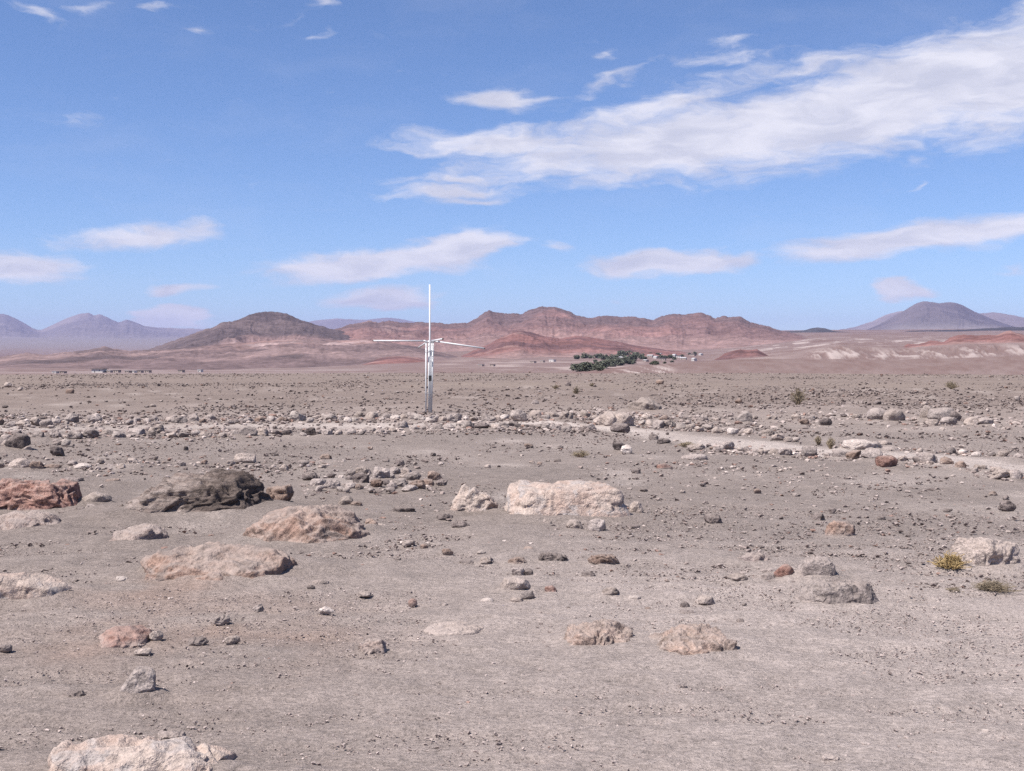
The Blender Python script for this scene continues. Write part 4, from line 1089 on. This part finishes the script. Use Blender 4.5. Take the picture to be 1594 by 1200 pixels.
def row_rubble():
    rs = np.random.RandomState(88); pts = []
    lines = [([(0, 659), (160, 658), (320, 657), (455, 655)], 330, 5, (3, 10)), ([(462, 653), (600, 654), (760, 655), (930, 648), (1000, 646)], 420, 4, (3, 10)),
             ([(0, 680), (240, 679), (455, 677)], 300, 5, (3, 10)), ([(472, 675), (640, 670), (760, 666), (930, 668)], 300, 3, (3, 10)),
             ([(985, 652), (1120, 656), (1300, 651), (1420, 654), (1594, 658)], 420, 7, (3, 9)), ([(1000, 663), (1130, 672), (1240, 688)], 90, 2, (3, 8)),
             ([(1075, 700), (1240, 710), (1440, 724), (1594, 743)], 260, 4, (3, 9)), ([(1300, 698), (1400, 702), (1594, 715)], 130, 3, (3, 8)),
             ([(0, 731), (240, 723), (400, 731), (540, 724)], 190, 7, (3, 9)), ([(470, 764), (560, 756), (690, 758)], 160, 9, (3, 9)), ([(1000, 725), (1200, 735), (1400, 745)], 110, 14, (3, 8))]
    for ln, n, jit, sz in lines:
        lx = [p[0] for p in ln]; ly = [p[1] for p in ln]
        for x in rs.uniform(lx[0], lx[-1], int(n * 1.5)):
            y = np.interp(x, lx, ly) + rs.normal() * jit
            D = CAMH * F / (y - HZ); a = math.atan((x - 797) / F)
            pts.append((D * math.tan(a), D, rs.uniform(sz[0] + 1, sz[1] + 1) * D / F))
    return np.array(pts)
pts = row_rubble()
scatter('row_rubble', 'small broken stones filling the gaps of the border rows', len(pts), 0, 0, (0, 0), 99, 74, [0.29, 0.24, 0.17, 0.19, 0.07, 0.04], at=pts, octa=False)

# ------------------------------------------------------------------ dry plants
M['dry'] = mat_plain('dry_twigs', (0.27, 0.215, 0.15), 0.8, 0.1, 0.3, 30)
M['olive'] = mat_plain('olive_twigs', (0.22, 0.175, 0.125), 0.8, 0.1, 0.3, 30)
M['yellow'] = mat_plain('yellow_dry_twigs', (0.36, 0.26, 0.13), 0.8, 0.1, 0.3, 30)
def bush(px, py, wpx, hpx, mat, label, n=90, curl=0.3, seed=1, name='dry_bush', spread=1.0, thick=0.9):
    p, D = ground_pt(px, py); s = D / F
    W, H = wpx * s * 0.5, hpx * s
    rg = random.Random(seed)
    root = obj(name, None, None, None, p)
    tag(root, label, 'bush', 'dry desert bushes')
    stems, leaves = MB(), MB()
    r = max(thick * s * 0.45, 0.002)
    for k in range(n):
        a = rg.uniform(0, 6.283); lean = rg.random() ** 0.7 * spread
        bx, by = W * 0.35 * lean * math.cos(a), W * 0.35 * lean * math.sin(a)
        tx, ty = W * lean * math.cos(a), W * lean * math.sin(a)
        h = H * (1 - 0.55 * lean * lean) * rg.uniform(0.6, 1.05)
        j = lambda q: rg.uniform(-q, q)
        p0 = (bx * 0.4, by * 0.4, -0.02); p1 = (bx + j(W * curl), by + j(W * curl), h * 0.45); p2 = (tx + j(W * curl), ty + j(W * curl), h)
        (stems if k % 3 else leaves).tube([p0, p1, p2], [r, r * 0.85, r * 0.45], 4, False)
        for q in range(2):
            e = Vector(p1).lerp(Vector(p2), rg.random())
            g = e + Vector((j(W * 0.4), j(W * 0.4), rg.uniform(-0.05, 0.3) * H))
            leaves.tube([e, (e + g) / 2 + Vector((j(W * .1), j(W * .1), 0)), g], [r * 0.8, r * 0.9, r * 0.3], 3, False)
    stems.build('stems', M[mat], root, smooth=True); leaves.build('twigs', M[mat], root, smooth=True)
bush(1242, 630, 32, 25, 'olive', 'tallest olive dry bush on the plain right of centre', 70, 0.15, 1)
bush(1482, 606, 20, 13, 'olive', 'small olive bush on the far plain near the right edge', 50, 0.15, 2)
bush(897, 614, 14, 13, 'olive', 'small dry tuft on the plain below the oasis, nearest of three', 40, 0.15, 3)
bush(864, 606, 12, 8, 'olive', 'small dry tuft on the plain below the oasis, leftmost of three', 30, 0.15, 4)
bush(921, 602, 10, 7, 'olive', 'small dry tuft on the plain below the oasis, rightmost of three', 30, 0.15, 5)
bush(1480, 888, 44, 26, 'yellow', 'curly yellow dry bush left of the hollowed pale boulder', 170, 0.4, 6, spread=1.1, thick=1.6)
bush(1545, 921, 56, 17, 'olive', 'low olive plant on the sand below the hollowed pale boulder', 110, 0.5, 7, thick=1.1)
bush(1484, 922, 26, 8, 'olive', 'sparse olive plant left of the low olive plant', 40, 0.5, 8, thick=1.0)
bush(905, 712, 34, 11, 'dry', 'dry grass tuft on open ground below the mast\'s right', 70, 0.2, 10, 'dry_tuft')
bush(1274, 692, 14, 13, 'dry', 'grey dry bush left beside the pale pinkish track boulder', 60, 0.3, 11)
bush(1293, 698, 14, 18, 'dry', 'grey dry bush touching the pale pinkish track boulder', 60, 0.3, 12)
bush(1068, 695, 28, 8, 'dry', 'low dry plant on the near edge of the track', 50, 0.4, 13)

# ------------------------------------------------------------------ white pipe mast
def mast():
    p, D = ground_pt(666.5, 642)
    s = D / F
    root = obj('pipe_mast', None, None, None, p)
    tag(root, 'tall white pipe mast with four arms standing by the stone row', 'mast')
    M['pipe'] = mat_plain('white_painted_pipe', (0.56, 0.56, 0.565), 0.4, 0.4, 0.03, 6)
    M['black'] = mat_plain('black_plastic', (0.03, 0.03, 0.032), 0.5, 0.4, 0.1, 10)
    zt = lambda y: (642 - y) * s
    xs = lambda x: (x - 666.5) * s
    r = 1.12 * s
    def tube(name, pts, rr, n=14, mat='pipe'):
        b = MB(); b.tube(pts, rr, n); o = b.build(name, M[mat], root, smooth=True)
        o.data.polygons.foreach_set('use_smooth', [len(f.vertices) == 4 for f in o.data.polygons])
        return o
    mp = tube('main_pole', [(xs(669.2), 0.0, -0.25), (xs(669.4), 0, zt(443.5))], r * 1.12)
    ups = [(662.9, 663.6, -0.02), (666.9, 667.1, 0.16), (669.8, 671.7, 0.10), (670.4, 673.9, 0.20)]
    tips = [((582.0, 530.5), 0.0), ((646.0, 540.5), 1.25), ((693.0, 528.6), -1.25), ((754.0, 542.5), -0.35)]
    for (xb, xt, yy), ((tx, ty), dy) in zip(ups, tips):
        top = Vector((xs(xt), yy, zt(532.0)))
        tube('upright', [(xs(xb), yy, -0.25), tuple(top)], r)
        tip = Vector((xs(tx), yy + dy, zt(ty)))
        start = top + Vector((0, 0, 1.2 * s))
        d = (tip - start).normalized()
        tube('elbow', [tuple(top - Vector((0, 0, 2 * s))), tuple(top), tuple(top + Vector((0, 0, 0.9 * s)) + d * 0.3 * s), tuple(start + d * 1.6 * s), tuple(start + d * 4 * s)], r * 1.22)
        arm = tube('arm', [tuple(start), tuple(tip)], r * 1.12)
        b = MB(); b.tube([tuple(tip - d * 0.2 * s), tuple(tip + d * 1.2 * s)], r * 1.1, 14)
        b.build('end_cap', M['black'], arm, smooth=False)
    M['steel'] = mat_plain('dull_steel_band', (0.28, 0.28, 0.29), 0.45, 0.5, 0.1, 10)
    for y in (537.5, 546.0, 612.0):
        b = MB()
        q = [(xs(661.6), -0.075), (xs(675.8), -0.075), (xs(675.8), 0.13), (xs(661.6), 0.13)]
        for i in range(4):
            a, c = q[i], q[(i + 1) % 4]
            b.tube([(a[0], a[1], zt(y)), (c[0], c[1], zt(y))], 0.25 * s, 6)
        b.build('binding_wire', M['steel'], root)
    b = MB(); b.box(xs(667.6), xs(672.0), -0.075 - r, 0.03, zt(593), zt(584.5))
    o = b.build('junction_box', M['black'], root)
    bm = bmesh.new(); bm.from_mesh(o.data); bmesh.ops.bevel(bm, geom=list(bm.edges), offset=0.006, segments=2, affect='EDGES'); bm.to_mesh(o.data); bm.free()
mast()

# ------------------------------------------------------------------ oasis trees
M['leaf'] = mat_plain('oasis_foliage', (0.135, 0.142, 0.105), 0.8, 0.1, 0.35, 0.5)
M['leaf2'] = mat_plain('oasis_foliage_dark', (0.115, 0.122, 0.09), 0.8, 0.1, 0.35, 0.5)
M['bark'] = mat_plain('bark', (0.10, 0.075, 0.06), 0.9, 0.1, 0.3, 3)
def tree_proto(seed, W, H, mat):
    rg = np.random.RandomState(seed)
    lobes = [(rg.uniform(-0.3, 0.3) * W, rg.uniform(-0.3, 0.3) * W, H * rg.uniform(0.2, 0.72), W * rg.uniform(0.2, 0.32)) for _ in range(12)]
    P = []
    for lx, ly, lz, lr in lobes:
        d = rg.normal(size=(80, 3)); d /= np.linalg.norm(d, axis=1)[:, None]
        P.append(np.array([lx, ly, lz]) + d * (lr * rg.uniform(0.65, 1.1, 80))[:, None] * np.array([1, 1, 0.85]))
    P = np.vstack(P); n = len(P)
    a = rg.normal(size=(n, 3)); a /= np.linalg.norm(a, axis=1)[:, None]
    b = np.cross(a, rg.normal(size=(n, 3))); b /= np.linalg.norm(b, axis=1)[:, None]
    q = W * 0.07 * rg.uniform(0.7, 1.4, n)[:, None]
    v = np.stack([P - a * q, P + b * q * 0.7, P + a * q, P - b * q * 0.7], 1).reshape(-1, 3)
    crown = mesh_np('crown', v, np.arange(4 * n).reshape(-1, 4), False)
    crown.materials.append(mat)
    tr = MB(); tr.tube([(0, 0, -0.5), (0.1, 0, H * 0.25), (0.2, 0.1, H * 0.55)], [W * 0.04, W * 0.03, W * 0.015], 7)
    for lx, ly, lz, lr in lobes[:5]:
        tr.tube([(0.1, 0, H * 0.22), (lx * 0.5, ly * 0.5, H * 0.38), (lx, ly, lz)], [W * 0.02, W * 0.014, W * 0.006], 5)
    me = bpy.data.meshes.new('trunk'); me.from_pydata(tr.v, [], tr.f); me.materials.append(M['bark'])
    return crown, me
protos = [tree_proto(i, 10.0, 9.0 + (i % 3), M['leaf'] if i % 2 else M['leaf2']) for i in range(6)]
rng = random.Random(9)
def tree(px, py, wpx, label, group, hk=1.0):
    p, D = ground_pt(px, py)
    k = wpx * D / F / 10.0
    cr, tk = protos[rng.randrange(6)]
    root = obj('oasis_tree', None, None, None, p, (0, 0, rng.uniform(0, 6.28)))
    root.scale = (k, k, k * hk)
    tag(root, label, 'tree', group)
    obj('crown', cr, None, root); obj('trunk', tk, None, root)
front = [(893, 577, 17), (903, 578, 20), (914, 578, 22), (924, 576, 16), (930, 572, 14), (940, 573, 20), (952, 571, 18), (962, 569, 18), (972, 567, 18), (984, 567, 12), (935, 577, 16), (908, 574, 16)]
backr = [(899, 559, 12), (911, 558, 13), (920, 558, 11), (930, 558, 14), (940, 560, 14), (948, 561, 13), (957, 560, 15), (950, 565, 14), (965, 556, 14), (973, 555, 15), (980, 554, 14), (988, 556, 14), (998, 559, 13), (976, 561, 15), (985, 562, 16), (928, 565, 9), (1004, 560, 9), (955, 568, 12)]
vill = [(1012, 553, 7), (1024, 554, 8), (1030, 558, 9), (1036, 558, 9), (1043, 558, 10), (1050, 560, 7), (1062, 555, 6), (1073, 552, 6), (1082, 552, 6), (1016, 568, 12), (1022, 568, 9), (1035, 566, 6), (1046, 564, 6)]
for lst, txt, g in ((front, 'dark green tree, %s from the left in the oasis front row', 'front row of oasis trees'),
                    (backr, 'dark green tree, %s from the left in the oasis back rows', 'back rows of oasis trees'),
                    (vill, 'small dark tree, %s from the left among the village houses', 'trees among the village houses')):
    for i, (x, y, wd) in enumerate(sorted(lst)):
        tree(x, y, wd, txt % ORD[i], g, rng.uniform(0.55, 0.85))

# ------------------------------------------------------------------ houses of the village and of the settlement at left
M['plaster'] = mat_plain('white_plaster', (0.52, 0.485, 0.46), 0.8, 0.2, 0.08, 0.5)
M['adobe'] = mat_plain('adobe', (0.33, 0.27, 0.24), 0.9, 0.1, 0.15, 0.5)
M['tin'] = mat_plain('tin_roof', (0.42, 0.41, 0.41), 0.5, 0.4, 0.12, 0.5)
M['darkroof'] = mat_plain('dark_roof', (0.07, 0.06, 0.06), 0.7, 0.2, 0.2, 0.5)
M['opening'] = mat_plain('dark_opening', (0.03, 0.028, 0.028), 0.6, 0.3, 0.1, 1)
def house(px, py, wpx, hpx, wall, roof, label, group, over=0.4, gable=True, name='house', dep=0.6, rz=0.0, openings=2):
    p, D = ground_pt(px, py); s = D / F
    W, H = wpx * s, hpx * s; Dp = max(W * dep, 4.0)
    root = obj(name, None, None, None, p, (0, 0, rz + math.atan2(-p.x, p.y)))
    tag(root, label, 'house', group)
    h = H * (0.7 if gable else 0.9)
    b = MB(); b.box(-W / 2, W / 2, 0, Dp, -1.5, h); b.build('wall', M[wall], root)
    b = MB()
    if gable:
        x0, x1, y0, y1 = -W / 2 - over, W / 2 + over, -over, Dp + over
        z0, z1 = h + 0.003, H
        b.v = [(x0, y0, z0), (x1, y0, z0), (x1, y1, z0), (x0, y1, z0), (x0, Dp / 2, z1), (x1, Dp / 2, z1)]
        b.f = [(0, 1, 5, 4), (2, 3, 4, 5), (0, 4, 3), (1, 2, 5), (0, 3, 2, 1)]
    else:
        b.box(-W / 2 - over, W / 2 + over, -over, Dp + over, h + 0.003, H)
    b.build('roof', M[roof], root)
    for k in range(openings):
        x = -W / 2 + W * (k + 0.7) / (openings + 0.4)
        b = MB()
        if k == 0:
            b.box(x - 0.45, x + 0.45, -0.06, -0.003, 0.0, min(2.0, h * 0.7)); b.build('door', M['opening'], root)
        else:
            b.box(x - 0.5, x + 0.5, -0.06, -0.003, h * 0.4, h * 0.7); b.build('window', M['opening'], root)
V = [(1011, 556, 9, 4, 'adobe', 'tin'), (1019, 558, 8, 4, 'plaster', 'tin'), (1026, 553.5, 7, 4, 'plaster', 'tin'), (1048, 556, 7, 5, 'plaster', 'tin'), (1056, 557, 8, 4, 'plaster', 'darkroof'), (1063, 560, 9, 4, 'adobe', 'tin'), (1078, 562, 9, 5, 'plaster', 'tin'), (1077, 554, 9, 3.5, 'adobe', 'darkroof'), (967, 559, 12, 4, 'adobe', 'tin'), (1031, 561, 9, 4, 'adobe', 'darkroof'), (1089, 553, 7, 3, 'plaster', 'tin'), (1003, 563, 9, 3.5, 'adobe', 'tin')]
for i, (x, y, a, b_, wl, rf) in enumerate(sorted(V)):
    house(x, y, a, b_, wl, rf, '%s house, %s from the left in the village by the oasis' % ('white' if wl == 'plaster' else 'brown', ORD[i]), 'village houses', rz=rng.uniform(-1.1, -0.3))
house(151, 580, 20, 6, 'plaster', 'darkroof', 'largest white building with a dark roof in the far left settlement', 'far left settlement', 1.2, False, 'long_house', 0.5, -0.7, 2)
L = [(168, 580, 9, 3.5, 'adobe', 'tin'), (180, 580, 10, 4, 'adobe', 'darkroof'), (197, 580, 8, 3, 'adobe', 'tin'), (206, 580, 7, 3, 'plaster', 'tin'), (216, 580, 8, 3.5, 'adobe', 'darkroof'), (228, 580, 9, 3.5, 'adobe', 'darkroof'), (280, 579.5, 9, 3.5, 'adobe', 'darkroof'), (96, 581, 8, 3, 'adobe', 'darkroof'), (84, 581, 8, 3, 'plaster', 'tin'), (310, 579, 6, 4, 'plaster', 'tin')]
for i, (x, y, a, b_, wl, rf) in enumerate(sorted(L)):
    house(x, y, a, b_, wl, rf, '%s low shed, %s from the left in the far left settlement' % ('white' if wl == 'plaster' else 'brown', ORD[i]), 'far left settlement', 0.3, False, 'shed', 0.6, -0.8)
Q = [(747, 570, 9, 3, 'adobe', 'tin'), (765, 570, 8, 3, 'adobe', 'darkroof'), (828, 565, 9, 3, 'adobe', 'darkroof'), (858, 563, 10, 3.5, 'plaster', 'tin'), (843, 564, 7, 3, 'adobe', 'tin')]
for i, (x, y, a, b_, wl, rf) in enumerate(sorted(Q)):
    house(x, y, a, b_, wl, rf, '%s low shed, %s to the right of the mast in the pale valley' % ('white' if wl == 'plaster' else 'brown', ORD[i]), 'sheds in the pale valley', 0.3, False, 'shed', 0.6, -0.8)

# ------------------------------------------------------------------ haze: thin even air over the whole scene
m = bpy.data.materials.new('haze_air'); m.use_nodes = True
t = NT(m.node_tree)
pv = t.n('ShaderNodeVolumePrincipled')
pv.inputs['Color'].default_value = (0.48, 0.51, 0.87, 1)
pv.inputs['Density'].default_value = 2.1e-5
pv.inputs['Anisotropy'].default_value = 0.0
oo = t.n('ShaderNodeOutputMaterial')
t.link(pv.outputs[0], oo.inputs['Volume'])
b = MB(); b.box(-46000, 46000, -46000, 46000, -140, 1320)
o = b.build('haze', m)
tag(o, 'thin blue haze lying over the whole desert', kind='stuff')
